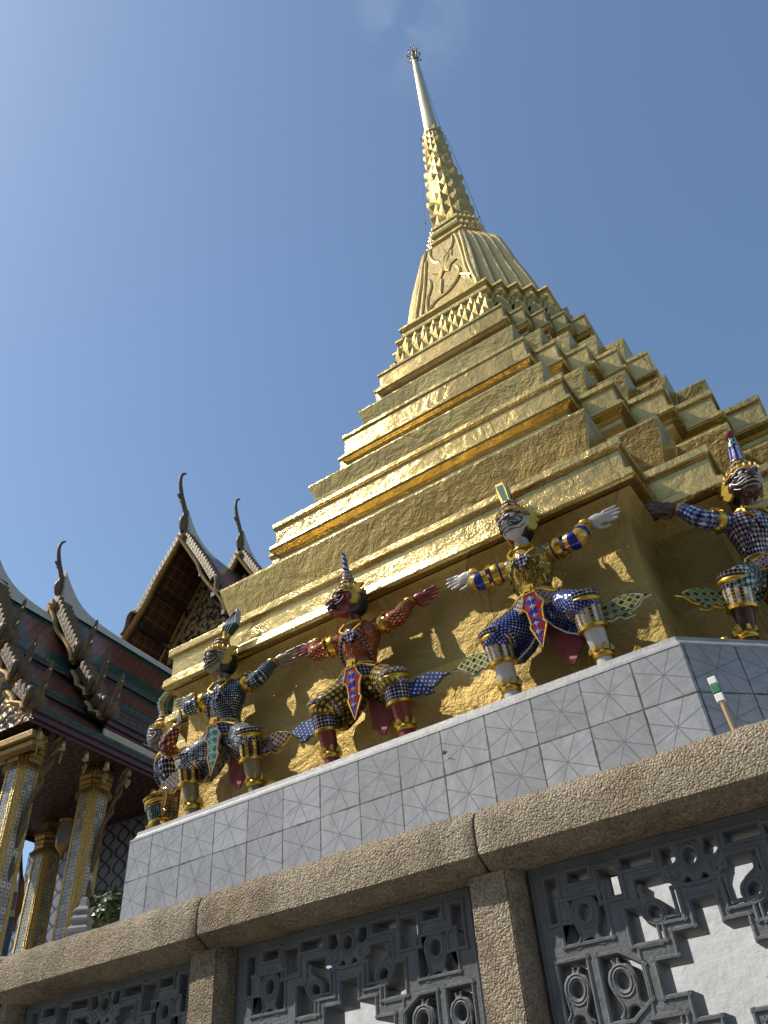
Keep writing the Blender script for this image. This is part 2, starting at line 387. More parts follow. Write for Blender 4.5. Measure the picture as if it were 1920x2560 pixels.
sect('cornice_tier',[(5.50,4.9255),(5.64,4.94),(5.674,4.96),(5.660,5.055),(5.63,5.09),(5.60,5.11),(5.60,5.37),(5.647,5.39),(5.647,5.49),(5.0,5.50)],2.647)
sect('flared_tier',[(4.98,5.48),(5.00,5.93),(5.155,6.50),(5.155,6.54),(4.2,6.55)],2.463)
sect('cornice_tier',[(4.27,6.53),(4.27,7.22),(4.35,7.32),(4.35,7.40),(4.30,7.41),(4.36,7.47),(4.44,7.51),(4.460,7.535),(4.450,7.60),(4.425,7.63),(4.39,7.65),(4.39,7.93),(4.428,7.95),(4.428,8.04),(3.8,8.05)],2.0)
sect('flared_tier',[(3.76,8.03),(3.775,8.45),(3.928,9.0),(3.928,9.03),(3.1,9.04)],1.807)
sect('cornice_tier',[(3.20,9.02),(3.20,9.64),(3.275,9.73),(3.275,9.80),(3.23,9.81),(3.29,9.87),(3.35,9.90),(3.372,9.925),(3.372,9.985),(3.345,10.01),(3.31,10.03),(3.31,10.40),(3.336,10.42),(3.336,10.50),(2.9,10.51)],1.52)
sect('flared_tier',[(2.92,10.49),(2.93,10.78),(3.06,11.235),(3.06,11.26),(2.3,11.27)],1.432)
sect('cornice_tier',[(2.47,11.25),(2.47,11.80),(2.53,11.88),(2.53,11.94),(2.50,11.95),(2.55,12.04),(2.60,12.08),(2.615,12.11),(2.615,12.17),(2.58,12.19),(2.55,12.21),(2.55,12.56),(2.575,12.58),(2.575,12.65),(2.0,12.66)],1.16)
# lotus band: core plus two rows of pointed petals
core=[(2.10,12.64),(2.12,12.9),(2.10,13.3),(2.02,13.7),(1.93,14.02)]
g=G(SB); g.loft([red(R,R-.97,z) for R,z in core],0,True,False,True)
def petal(g,a,b,n,z0,z1,out):
    """folded pointed petal standing on the wall segment a-b"""
    m=(a+b)/2; t=(b-a)
    bl=m-t*.5; br=m+t*.5
    zm=z0+(z1-z0)*.55
    j=random.uniform(-.03,.03); P=[Vector((bl.x,bl.y,z0)),Vector((br.x,br.y,z0)),Vector((m.x,m.y,zm))+n*out*(1.15+j),Vector((bl.x,bl.y,zm+(z1-z0)*.05))-t*.04+n*out*.62,Vector((br.x,br.y,zm+(z1-z0)*.05))+t*.04+n*out*.62,Vector((m.x,m.y,z1+j))+n*out*1.05,Vector((m.x,m.y,z0))+n*out*.7,
       Vector((m.x,m.y,z1-(z1-z0)*.15))-n*.06]
    g.faces(P,[(0,6,2,3),(6,1,4,2),(3,2,5),(2,4,5),(3,5,7),(5,4,7),(0,1,6)])
def seg_petals(R,a,z0,z1,out,per,shift=0):
    ring=red(R,a,0); n=len(ring)
    for i in range(n):
        p,q=ring[i],ring[(i+1)%n]; d=q-p
        L=d.length; k=max(1,round(L/per)); nn=Vector((d.y,-d.x,0)).normalized()
        for j in range(k):
            o=.5/k if (shift and k>2) else 0
            if o and j==k-1: continue
            petal(g,p+d*(j/k+o),p+d*((j+1)/k+o),nn,z0,z1,out)
seg_petals(2.13,1.16,12.64,13.06,.09,.24); seg_petals(2.14,1.17,12.84,13.32,.12,.24,1); seg_petals(2.12,1.15,13.08,13.56,.13,.23); seg_petals(2.06,1.09,13.32,13.78,.12,.22,1); seg_petals(1.99,1.02,13.58,14.02,.09,.22)
lot=g.build('lotus_band',GOLD_PETAL,stupa,smooth=None); 
sect('bell_molding',[(1.90,13.98),(1.93,14.10),(1.99,14.16),(2.01,14.21),(1.975,14.23),(1.975,14.38),(2.033,14.40),(2.033,14.468),(1.7,14.475)],.942,GOLD_UP)
# bell: front panels and rounded ribs at the redents
bell=[(1.86,.905,14.46),(1.86,.905,14.52),(1.79,.885,14.62),(1.765,.875,14.93),(1.70,.85,15.3),(1.60,.815,15.85),(1.48,.775,16.4),(1.37,.715,17.1),(1.26,.65,17.7),(1.20,.61,17.98),(1.13,.585,18.14),(1.02,.565,18.3),(.915,.555,18.49),(.85,.52,18.62),(.79,.48,18.68)]
g=G(SB); g.loft([red(R,a,z) for R,a,z in bell],0,True,False,True)
bo=g.build('bell',GOLD_UP,stupa,smooth=None,bev=.035)
def bellR(z):
    for k in range(len(bell)-1):
        if bell[k][2]<=z<=bell[k+1][2]:
            f=(z-bell[k][2])/(bell[k+1][2]-bell[k][2]); return bell[k][0]+(bell[k+1][0]-bell[k][0])*f, bell[k][1]+(bell[k+1][1]-bell[k][1])*f
    return bell[-1][0],bell[-1][1]
# stucco relief on each main face of the bell: hanging drapery, a pendant flower, border mouldings
g=G(SB)
def onface(r,u,z,o=0):
    R,a=bellR(z); x=u*a; y=-(R+o)
    ca,sa=[(1,0),(0,1),(-1,0),(0,-1)][r]
    return Vector((AX.x+ca*x-sa*y,AX.y+sa*x+ca*y,z))
relief=[ [(-.86,14.75),(-.82,15.5),(-.80,16.4),(-.80,17.3),(-.78,18.3)],[(-.68,14.75),(-.64,15.6),(-.66,16.6),(-.68,17.5)],
 [(.92,14.8),(.86,15.4),(.80,16.3),(.82,17.2),(.84,18.2)],[(.76,15.2),(.70,16.0),(.68,17.0),(.62,18.0),(.44,18.4)],
 [(-.60,18.3),(-.52,17.6),(-.30,17.1),(-.06,16.9)],[(.50,18.2),(.44,17.6),(.22,17.15),(.0,16.95)],
 [(-.05,16.0),(-.08,15.6),(-.10,15.3)],[(.42,16.3),(.52,15.9),(.40,15.5),(.12,15.2),(-.25,15.1),(-.5,14.8)],[(-.5,16.4),(-.42,15.9),(-.52,15.4),(-.5,14.8)],
 [(.5,15.7),(.7,15.45),(.86,15.3)]]
def spl(pts,n=5):
    out=[]
    P=[Vector(p) for p in pts]
    for i in range(len(P)-1):
        p0,p1,p2,p3=P[max(i-1,0)],P[i],P[i+1],P[min(i+2,len(P)-1)]
        for j in range(n):
            t=j/n; out.append(.5*((2*p1)+(p2-p0)*t+(2*p0-5*p1+4*p2-p3)*t*t+(3*p1-p0-3*p2+p3)*t**3))
    out.append(P[-1]); return out
for r in range(4):
    for L in relief:
        pp=spl([(u,z,0) for u,z in L]); m=len(pp)
        g.tube([onface(r,p[0],min(p[1],18.4),.004) for p in pp],[.042*(1 if 0<i<m-1 else .4) for i in range(m)],6)
    # flower plaque
    pl=[(-.52,16.55),(-.34,16.95),(-.44,17.35),(-.12,17.15),(.04,17.7),(.2,17.2),(.46,17.35),(.40,16.95),(.60,16.55),(.32,16.45),(.22,16.05),(.02,16.25),(-.14,15.9),(-.22,16.3)]
    pl=[(.04+(u-.04)*.8,16.75+(z-16.75)*.8) for u,z in pl]; F=[onface(r,u,z,.028) for u,z in pl]; B=[onface(r,u,z,-.03) for u,z in pl]
    c=onface(r,.04,16.7,.042); b=len(pl)
    for i in range(b):
        j=(i+1)%b; g.face([F[i],F[j],c]); g.face([B[j],B[i],F[i],F[j]][::-1])
    for dx in (-.2,.02,.24): g.tube([onface(r,.02+dx*.3,16.55,.035),onface(r,.04+dx*.8,16.95,.04),onface(r,.04+dx,17.12,.03)],[.010,.014,.005],5)
g.build('bell_relief',GOLD_UP,stupa,smooth=40)
sect('neck_molding',[(.72,.44,18.66),(.72,.42,18.85),(.80,.48,18.9),(.80,.48,18.99),(.73,.40,19.01),(.73,.40,19.12),(.80,.42,19.18),(.83,.40,19.24),(.83,.40,19.345),(.6,.3,19.35)],None,GOLD_UP)
sect('neck_molding',[(.66,.33,19.34),(.66,.33,19.55),(.74,.40,19.62),(.74,.40,19.74),(.66,.36,19.76),(.5,.3,19.78)],None,GOLD_UP)
# spire of lotus tiers
g=G(SB)
z0,z1=19.70,26.05; NT=11
def sr(z): 
    f=(z-z0)/(z1-z0); return .70*(1-f)+.30*f
g.lathe([(sr(z0+(z1-z0)*k/12)*.86,z0+(z1-z0)*k/12) for k in range(13)],20,AX)
random.seed(11); zz=z0; hs=[.80*(.955**k) for k in range(NT)]; sh=sum(hs); hs=[h*(z1-z0)/sh for h in hs]
for k in range(NT):
    h=hs[k]; r=sr(zz)*.93
    for half in (0,1):
        npet=10
        zb=zz+half*h*.5; rb=sr(zb)*.90
        for j in range(npet):
            th=2*math.pi*(j+.5*half+.13)/npet; tt=math.pi/npet
            def P(ang,rad,z): return Vector((AX.x+rad*math.cos(ang),AX.y+rad*math.sin(ang),z))
            jit=1+.22*(random.random()-.5)
            b0=P(th-tt,rb*.92,zb); b1=P(th+tt,rb*.92,zb); m0=P(th,rb*1.02,zb-.01)
            l=P(th-tt*.98,rb*1.05,zb+h*.45); rr=P(th+tt*.98,rb*1.05,zb+h*.45); c=P(th,rb*1.14*jit,zb+h*.40)
            t=P(th,rb*(1.13*jit),zb+h*.80); bk=P(th,rb*.88,zb+h*.62)
            g.faces([b0,b1,m0,l,rr,c,t,bk],[(0,2,5,3),(2,1,4,5),(3,5,6),(5,4,6),(3,6,7),(6,4,7)])
    zz+=h
g.build('lotus_spire',GOLD_PETAL,stupa,smooth=None)
g=G(SB); g.lathe([(.33,25.85),(.29,26.1),(.232,26.2),(.215,27.2),(.18,29.0),(.14,30.6),(.10,32.0),(.095,32.25)],24,AX); g.build('needle',NEEDLE,stupa,smooth=50)
DARKM=m_plain('tarnished_metal',(.16,.13,.09),.5,.6,.3)
g=G(SB); c=AX
g.lathe([(.10,32.2),(.14,32.3),(.10,32.38),(.06,32.5),(.12,32.62),(.05,32.8),(.10,32.95),(.04,33.1),(.07,33.2),(.02,33.4),(.008,33.97)],10,c)
for k,(z,r) in enumerate(((32.35,.26),(32.75,.24),(33.05,.17))):
    for j in range(8):
        q=2*math.pi*j/8+k*.4; d=Vector((math.cos(q),math.sin(q),0))
        g.tube([c+d*.06+Vector((0,0,z)),c+d*r*.8+Vector((0,0,z+.02)),c+d*r+Vector((0,0,z+.14)),c+d*r*.8+Vector((0,0,z+.24))],[.016,.016,.014,.008],5)
        g.ell(c+d*r+Vector((0,0,z+.16)),(.03,.03,.035),6)
g.build('finial',DARKM,stupa,smooth=50)
g=G(SB)
def cable(side):
    d=Vector(side); pts=[AX+Vector((0,0,32.3))+d*.11,AX+Vector((0,0,29))+d*.24,AX+Vector((0,0,26.3))+d*.36,AX+Vector((0,0,25.6))+d*.46,AX+Vector((0,0,23))+d*.66,AX+Vector((0,0,21))+d*.80,AX+Vector((0,0,19.3))+d*.92,AX+Vector((0,0,18.5))+d*1.06,AX+Vector((0,0,16.5))+d*1.62,AX+Vector((0,0,14.5))+d*2.1]
    g.tube(spl(pts,4),.006,5)
    for z,o in ((26.0,.42),(20.9,.8)): g.ell(AX+d*o+Vector((0,0,z)),(.022,.022,.03),6)
cable((-.86,-.42,0)); cable((.80,.52,0))
g.build('lightning_cable',m_plain('dark_cable',(.05,.05,.05),.6),stupa,smooth=50)
# loose gilding folds along the foot of the flared tiers
random.seed(3)
for (R,off,z,n) in ((5.045,2.463,5.62,5),(3.815,1.807,8.12,4),(2.965,1.432,10.56,3)):
    a=R-off
    for k in range(n):
        x=-a+ (k+random.random())*2*a/n*.9; L=.25+random.random()*.6; y=AX.y-R-.004
        zz=z+random.random()*.12; h=.04+random.random()*.14
        pts=[(AX.x+x+L*t,y-.004,zz+h*math.sin(t*2.6)+.10*t) for t in [i/7 for i in range(8)]]
        g=G(SB); g.tube(pts,[.004+.012*math.sin(math.pi*i/7) for i in range(8)],6); g.build('gilding_fold',GOLD,stupa,smooth=60)

# ================================================================ marble platform
def octa(R,a,z):
    q=[(a,-R),(R,-a),(R,a),(a,R),(-a,R),(-R,a),(-R,-a),(-a,-R)]
    return [Vector((AX.x+x,AX.y+y,z)) for x,y in q]
PB=Vector((AX.x,AX.y,TZ))
plat=thing('marble_platform','octagonal grey marble platform with star-engraved tiles carrying the guardian statues','platform',PB)
g=G(PB)
R0,a0=5.908,2.928
lo,hi=octa(R0,a0,1.58),octa(R0,a0,3.06)
# uv runs round the perimeter, origin so that a joint falls at x=-6.475 on the front
for i in range(8):
    j=(i+1)%8; A,B=lo[i],lo[j]; L=(B-A).length
    if i==7: uA=A.x+6.475
    elif i==0: uA=(AX.x+a0)+6.475
    else: uA=i*4.3
    g.face([lo[i],lo[j],hi[j],hi[i]],0,[(uA,1.58-3.06),(uA+L,1.58-3.06),(uA+L,0),(uA,0)])
g.build('tiled_wall',MARBLE,plat,smooth=None)
g=G(PB)
g.loft([octa(R0+.004,a0+.002,3.055),octa(R0+.002,a0,3.075),octa(R0-.035,a0-.015,3.10),octa(R0-.055,a0-.023,3.13),octa(R0-.06,a0-.025,3.165),octa(R0-.075,a0-.03,3.172)],0,True,True,True)
g.build('cap_slab',MARBLE_CAP,plat,smooth=None)
g=G(PB); g.loft([octa(6.98,3.37,TZ),octa(6.98,3.37,1.52),octa(6.90,3.33,1.60)],0,True,False,True)
g.build('plaster_plinth',WHITE,plat,smooth=None)

# ================================================================ granite balustrade
YB=3.0; BX=[-6.125,-4.59,-3.055,-1.52,.015,1.55]
BB=Vector((-2.3,3.2,TZ))
bal=thing('stone_balustrade','weathered granite balustrade with thick coping and grey carved openwork panels','balustrade',BB)
prof=[(0,1.05),(-.004,1.10),(-.004,1.17),(.004,1.205),(.022,1.232),(.05,1.247),(.12,1.254),(.30,1.256),(.40,1.252),(.44,1.23),(.45,1.18),(.45,1.05),(.37,.998),(.20,.996),(.085,.996),(.04,1.025)]
for i in range(len(BX)-1):
    x0,x1=BX[i]+.006,BX[i+1]-.006; n=64
    g=G(BB); rings=[]
    rnd=random.Random(20+i); dz=rnd.uniform(-.003,.003)
    for k in range(n+1):
        t=k/n; x=x0+(x1-x0)*t
        e=min(t,1-t)*(x1-x0); inset=.012*max(0,1-e/.014)**1.5
        ring=[]
        for (y,z) in prof:
            nn=mnoise.noise(Vector((x*7,y*9+i*5,z*11)))*.0055+mnoise.noise(Vector((x*26,y*30,z*34)))*.0032
            cyy,czz=.225,1.12
            d=Vector((y-cyy,z-czz)); d.normalize()
            ring.append((x,YB+y+d.x*(nn-inset),z+dz+d.y*(nn-inset)))
        rings.append(ring)
    g.loft(rings,0,True,True,True); o=g.build('coping_stone',GRANITE,bal,smooth=33); fix_normals(o)
for i in range(len(BX)):
    xc=BX[i]+.015; g=G(BB)
    hw=.104
    out=[(-hw+.0,-.0),(-hw,.30),(hw,.30),(hw,.035),(hw-.042,.0),(hw-.046,.006),(hw-.05,0)]
    ring=lambda z,s=0:[(xc+x,3.078+y,z) for x,y in out]
    rings=[]
    for k in range(41):
        z=TZ+(1.0-TZ)*k/40
        rings.append([(xc+x+mnoise.noise(Vector((x*9,z*12,i*3)))*.004,3.078+y+mnoise.noise(Vector((x*14+i,z*16,y*9)))*.004,z) for x,y in out])
    g.loft(rings,0,True,True,True); o=g.build('granite_post',GRANITE,bal,smooth=50); fix_normals(o)
g=G(BB); g.box((-2.3,3.24,-.07),(7.6,.44,.26)); g.build('base_course',GRANITE,bal,smooth=None,bev=.015)

# ---- carved openwork panel, drawn on its own grid (1 unit = 0.0875 m)
U8=.0886
def curve_mesh(splines,half,bev):
    cu=bpy.data.curves.new('tmp','CURVE'); cu.dimensions='2D'; cu.fill_mode='BOTH'; cu.extrude=half; cu.bevel_depth=bev; cu.bevel_resolution=1; cu.offset=-bev
    for s in splines:
        sp=cu.splines.new('POLY'); sp.points.add(len(s)-1); sp.use_cyclic_u=True
        for p,q in zip(sp.points,s): p.co=(q[0]*U8,q[1]*U8,0,1)
    ob=bpy.data.objects.new('tmp',cu); COL.objects.link(ob)
    dg=bpy.context.evaluated_depsgraph_get(); me=bpy.data.meshes.new_from_object(ob.evaluated_get(dg))
    V=[Vector((v.co.x,-v.co.z,v.co.y)) for v in me.vertices]; Fc=[tuple(p.vertices) for p in me.polygons]
    bpy.data.objects.remove(ob); bpy.data.curves.remove(cu); bpy.data.meshes.remove(me); return V,Fc
mir=lambda s:[(-x,y) for x,y in s][::-1]
flip=lambda s:[(x,-y) for x,y in s][::-1]
rectp=lambda a,b,c,d:[(a,b),(c,b),(c,d),(a,d)]
Q=[ [(-6.5,4.5),(-6.0,4.5),(-6.0,3.55),(-5.72,3.3),(-5.72,2.75),(-6.5,2.75)][::-1],
    rectp(-5.38,4.16,-4.45,4.55), rectp(-4.05,3.2,-3.12,4.45), rectp(-2.95,4.16,-1.55,4.56),
    rectp(-6.0,1.85,-4.05,3.42),
    [(-2.5,3.62),(-2.5,2.62),(-3.15,2.62),(-3.15,1.35),(-1.92,1.35),(-1.92,1.95),(-.98,1.95),(-.98,3.0),(-1.3,3.62)] ]
holes=[]
for s in Q: holes+= [s,mir(s),flip(s),mir(flip(s))]
top=[(-1.15,3.45),(-.4,3.1),(.4,3.1),(1.15,3.45),(1.15,4.55),(-1.15,4.55)]
holes+=[top,flip(top)]
m4=[(-6.55,-1.15),(-5.35,-1.15),(-5.35,1.15),(-6.55,1.15)]; m5=[(-4.72,-1.1),(-3.9,-1.1),(-3.05,-.55),(-3.05,.55),(-3.9,1.1),(-4.72,1.1)]
holes+=[m4,mir(m4),m5,mir(m5)]
cen=[(-.47,2.4),(-.47,1.42),(-1.42,1.42),(-1.42,.55),(-2.4,.55),(-2.4,-.55),(-1.42,-.55),(-1.42,-1.42),(-.47,-1.42),(-.47,-2.4)]
cen=cen+mir(cen)
holes.append(cen)
outer=rectp(-7.25,-5.25,7.25,5.18)
pv,pf=curve_mesh([outer]+holes,.064,.005)
pg=G(); pg.faces(pv,pf)
def lip(s,r=.0085,grow=.11):
    P=[Vector((p[0],0,p[1])) for p in s]; n=len(P); ar=sum(P[i].x*P[(i+1)%n].z-P[(i+1)%n].x*P[i].z for i in range(n)); sg=1 if ar>0 else -1
    O=[]
    for i in range(n):
        a,b,c=P[i-1],P[i],P[(i+1)%n]; d1=(b-a).normalized(); d2=(c-b).normalized()
        n1=Vector((d1.z,0,-d1.x))*sg; n2=Vector((d2.z,0,-d2.x))*sg; bis=(n1+n2); 
        k=grow/max(.35,(1+n1.dot(n2)))
        O.append((b+bis*k)*U8+Vector((0,-.067,0)))
    for i in range(n):
        a,b=O[i],O[(i+1)%n]; d=(b-a).normalized()*r
        pg.tube([a-d,b+d],r,6)
for s in holes: lip(s)
lip(cen,.0075,.62)
for s in (rectp(-7.0,-5.1,7.0,5.05),): lip(s,.006,0)
def medal(c,ang,k=1.0,kind=0):
    """pear-shaped scroll boss with a round eye and two curled feet"""
    ca,sa=math.cos(ang),math.sin(ang)
    T=lambda p:(c[0]+k*(p[0]*ca-p[1]*sa),c[1]+k*(p[0]*sa+p[1]*ca))
    if kind==0: h=[(0,.78),(.16,.98),(.2,.72),(.42,.62),(.60,.30),(.58,-.05),(.42,-.38),(.36,-.62),(.52,-.86),(.68,-.98),(.60,-1.18),(.30,-1.12),(.18,-.86),(0,-.80)]
    else: h=[(0,.62),(.30,.58),(.52,.80),(.66,1.12),(.74,.72),(.66,.35),(.62,.10),(.95,-.02),(1.30,.26),(1.36,.02),(1.10,-.42),(.98,-.72),(.62,-.86),(.34,-.62),(.16,-.88),(0,-.94)]
    half=[(p[0],p[1]) for p in h]
    ol=spl([(x,y,0) for x,y in half],4); pts=[(p.x,p.y) for p in ol]+[(-p.x,p.y) for p in ol[::-1]][1:-1]
    eye=[(.25*math.cos(t),.12+.31*math.sin(t)) for t in [2*math.pi*i/18 for i in range(18)]]
    v,f=curve_mesh([[T(p) for p in pts],[T(p) for p in eye]],.061,.006)
    pg.faces([q+Vector((0,-.004,0)) for q in v],f)
    for rr in (1.22,1.62):
        ring=[T((.30*rr*math.cos(t),.12+.36*rr*(.97 if rr>1.4 else 1)*math.sin(t))) for t in [2*math.pi*i/22 for i in range(22)]]
        pg.tube([Vector((p[0]*U8,-.070,p[1]*U8)) for p in ring],.0046,6,closed=True)
    for sg in (1,-1):
        if kind==0: cv=[(.50,-.10),(.40,-.45),(.34,-.72),(.50,-1.0)]
        else: cv=[(.55,-.05),(.85,-.22),(1.12,-.06),(1.2,.02),(1.02,-.42),(.8,-.6),(.62,-.42),(.74,-.3)]
        pp=spl([(sg*x,y,0) for x,y in cv],4)
        pg.tube([Vector((T((p.x,p.y))[0]*U8,-.0705,T((p.x,p.y))[1]*U8)) for p in pp],.005,6)
for sx in (1,-1):
    for sz in (1,-1):
        a=0 if sz>0 else math.pi
        medal((sx*4.95,sz*2.78),a,1.08)
        medal((sx*2.08,sz*2.38),(-sx*.75 if sz>0 else math.pi+sx*.75)+ (math.pi if True else 0),.86)
    medal((sx*5.95,.05),sx*.12,.98,0); medal((sx*3.95,.05),-sx*.2,1.0,0)
medal((0,3.92),0,1.0,1); medal((0,-3.92),math.pi,1.0,1)
PX0=[(BX[i]+BX[i+1])/2+.008 for i in range(len(BX)-1)]
base=Vector((PX0[0],3.228,.545)); pg.off=Vector((0,0,0))
po=pg.build('carved_panel',PAINT,bal,smooth=30); po.location=base-BB
for x in PX0[1:]:
    c=po.copy(); COL.objects.link(c); c.parent=bal; c.location=Vector((x,3.228,.545))-BB
# ================================================================ unseen hall added behind the camera, sized to mirror dark in the flared tiers
HB=Vector((-4,-22,GZ))
hall=thing('unseen_hall','unseen long dark hall added behind the viewer to be mirrored in the gold','hall',HB)
HW=m_plain('dark_gilded_wall',(.10,.065,.03),.6,.3,.3,3); HR=m_plain('dark_roof_tile',(.09,.045,.03),.6,0,.25,4); HP=m_plain('plinth_stone',(.30,.29,.27),.8)  # roof colour kept dark so the gilded flares reflect dark
g=G(HB); g.box((-4,-26,4.0),(44,12,9.0),0); g.build('hall_wall',HW,hall,smooth=None)
g=G(HB); g.box((-4,-26,-1.0),(48,16,1.1),0); g.build('hall_plinth',HP,hall,smooth=None)
g=G(HB); g.loft([[(x,-17.6,8.1),(x,-21.5,11.8),(x,-26,19.5),(x,-30.5,11.8),(x,-34.4,8.1)] for x in (-28,20)],0,True,True,True); o=g.build('hall_roof',HR,hall,smooth=None); fix_normals(o)
for k in range(11):
    g=G(HB); x=-25+k*4.2; g.loft([[(x+sx*h,-18.6+sy*h,z) for sx,sy in ((-1,-1),(1,-1),(1,1),(-1,1))] for h,z in ((.5,-.5),(.42,7.2),(.6,7.4),(.6,8.2))],0,True,True,True); o=g.build('hall_column',HW,hall,smooth=None); fix_normals(o)

# ================================================================ pavilion with telescoping roofs (own axes: u across, v along the ridge)
DL=R_(-4.766)
PU=Vector((math.cos(DL),-math.sin(DL),0)); PV=Vector((math.sin(DL),math.cos(DL),0))
PO=Vector((-16.7,13.4,TZ))           # base point in (u,v,z)
pw=PU*PO.x+PV*PO.y; pav=thing('temple_pavilion','ornate temple pavilion with telescoping green and orange tiled roofs and mosaic columns','pavilion',(pw.x,pw.y,TZ),-DL)
UR=-16.68
GILT=m_plain('old_gilt_carving',(.30,.19,.06),.42,.55,.35,14,.01,60)
GILTD=m_plain('dull_gilt_wood',(.105,.070,.034),.5,.35,.3,10,.008,50)
MAROON=m_plain('maroon_lacquer',(.055,.012,.018),.38,0,.25,5)
CREAM=m_plain('cream_stucco',(.44,.41,.35),.8,0,.15,5,.004,30)
DARKW=m_plain('dark_soffit_wood',(.035,.014,.012),.6,0,.3,8)
def m_tile():
    k=N('glazed_roof_tile'); uv=k.coord('UV')   # u along ridge, v down the slope; third channel encoded in colour attr not needed
    at=k.n('ShaderNodeAttribute',attribute_name='edge'); 
    n=k.noise(2.0,4,.6,k.coord())
    br=k.n('ShaderNodeTexBrick'); k.l(uv,br.inputs[0]); br.inputs['Scale'].default_value=1; br.inputs['Brick Width'].default_value=.24; br.inputs['Row Height'].default_value=.17
    br.inputs['Mortar Size'].default_value=.022; br.inputs['Mortar Smooth'].default_value=.4; br.inputs['Color1'].default_value=(.75,.75,.75,1); br.inputs['Color2'].default_value=(1.15,1.15,1.15,1); br.inputs['Mortar'].default_value=(.12,.12,.12,1)
    e=k.math('ADD',at.outputs['Fac'],k.math('MULTIPLY',k.math('SUBTRACT',k.noise(5,2,.5,uv),.5),.02))
    c=k.mix(k.math('GREATER_THAN',e,.5),(.22,.058,.026),(.024,.080,.048))
    mul=k.n('ShaderNodeMix',data_type='RGBA',blend_type='MULTIPLY'); mul.inputs[0].default_value=1; k.l(c,mul.inputs[6]); k.l(br.outputs[0],mul.inputs[7])
    c=k.mix(k.ramp(n,[(.55,(0,0,0)),(.75,(.45,.45,.45))]),mul.outputs[2],(.05,.045,.04))
    k.base(c); k.set(.32,0,.5); 
    sx=k.n('ShaderNodeSeparateXYZ'); k.l(uv,sx.inputs[0]); row=k.math('FRACT',k.math('DIVIDE',sx.outputs[1],.17))
    k.bump(k.math('ADD',row,k.math('MULTIPLY',br.outputs['Fac'],-.4)),.03); return k.mat
TILE=m_tile()
def m_soffit():
    k=N('painted_soffit_stars'); uv=k.coord('UV')
    vo=k.n('ShaderNodeTexVoronoi',feature='DISTANCE_TO_EDGE'); vo.inputs['Scale'].default_value=2.4; vo.inputs['Randomness'].default_value=.0; k.l(uv,vo.inputs[0])
    f=k.ramp(vo.outputs[0],[(.04,(.16,.09,.03)),(.08,(.05,.016,.012)),(.24,(.05,.016,.012)),(.27,(.13,.07,.022)),(.33,(.04,.014,.011))])
    k.base(f); k.set(.5); return k.mat
SOFFIT=m_soffit()
def m_pedi():
    k=N('carved_gilt_foliage'); co=k.coord()
    vo=k.n('ShaderNodeTexVoronoi',feature='SMOOTH_F1'); vo.inputs['Scale'].default_value=5.5; 
    ns=k.n('ShaderNodeTexNoise'); ns.inputs['Scale'].default_value=3.5; k.l(co,ns.inputs['Vector'])
    mx=k.n('ShaderNodeVectorMath',operation='ADD'); k.l(co,mx.inputs[0]); s_=k.n('ShaderNodeVectorMath',operation='SCALE'); k.l(ns.outputs[1],s_.inputs[0]); s_.inputs['Scale'].default_value=.5; k.l(s_.outputs[0],mx.inputs[1]); k.l(mx.outputs[0],vo.inputs[0])
    c=k.ramp(vo.outputs[0],[(.2,(.42,.28,.09)),(.42,(.26,.16,.05)),(.52,(.03,.022,.02))]); k.base(c); k.set(.42,.4)
    k.bump(k.math('MULTIPLY',vo.outputs[0],-1.0),.12); return k.mat
PEDI=m_pedi()
SLATE=m_plain('dark_tile_ends',(.045,.045,.045),.7,0,.4,12,.01,40)
MOSB=m_mosaic('blue_white_tile_mosaic',(.10,.115,.12),(.38,.365,.30),(.28,.25,.17),.155,0,.10,'rings',.0,.06,1,.3)
BEAD=m_plain('gold_bead_mosaic',(.60,.43,.16),.32,.6,.6,40,.03,50)

def roofstrip(name,v0,v1,pts,sgn,green,mat=TILE,thick=.07,parent=pav):
    """tiled slope: pts = [(u offset from ridge, z)...] top to bottom; extruded along v"""
    g=G(PO); nv=max(2,int((v1-v0)/.25)); P=[]
    L=[0]
    for i in range(1,len(pts)): L.append(L[-1]+math.hypot(pts[i][0]-pts[i-1][0],pts[i][1]-pts[i-1][1]))
    # subdivide slope
    fine=[]
    for i in range(len(pts)-1):
        n=max(1,int((L[i+1]-L[i])/.12))
        for k in range(n):
            t=k/n; fine.append((pts[i][0]+(pts[i+1][0]-pts[i][0])*t,pts[i][1]+(pts[i+1][1]-pts[i][1])*t,L[i]+(L[i+1]-L[i])*t))
    fine.append((*pts[-1],L[-1]))
    edge=[]
    def add(p,e): edge.append(e); return p
    rows=[]
    for (du,z,l) in fine:
        rows.append([(UR+sgn*du,v0+(v1-v0)*j/nv,z) for j in range(nv+1)])
    vid=[]
    for r,(du,z,l) in zip(rows,fine):
        ids=[]
        for j,p in enumerate(r):
            ids.append(g._p(p)); vv=(v1-v0)*j/nv
            e=1.0 if (l<green or L[-1]-l<green or vv<green) else 0.0
            edge.append(e)
        vid.append(ids)
    for i in range(len(rows)-1):
        for j in range(nv):
            f=[vid[i][j],vid[i][j+1],vid[i+1][j+1],vid[i+1][j]]
            u=[((v1-v0)*a/nv,fine[b][2]) for a,b in ((j,i),(j+1,i),(j+1,i+1),(j,i+1))]
            if sgn<0: f=f[::-1]; u=u[::-1]
            g.f.append(f); g.m.append(0); g.uv.append(u)
    o=g.build(name,[mat],parent,smooth=40)
    at=o.data.attributes.new('edge','FLOAT','POINT'); at.data.foreach_set('value',edge)
    md=o.modifiers.new('thick','SOLIDIFY'); md.thickness=thick; md.offset=-1
    return o
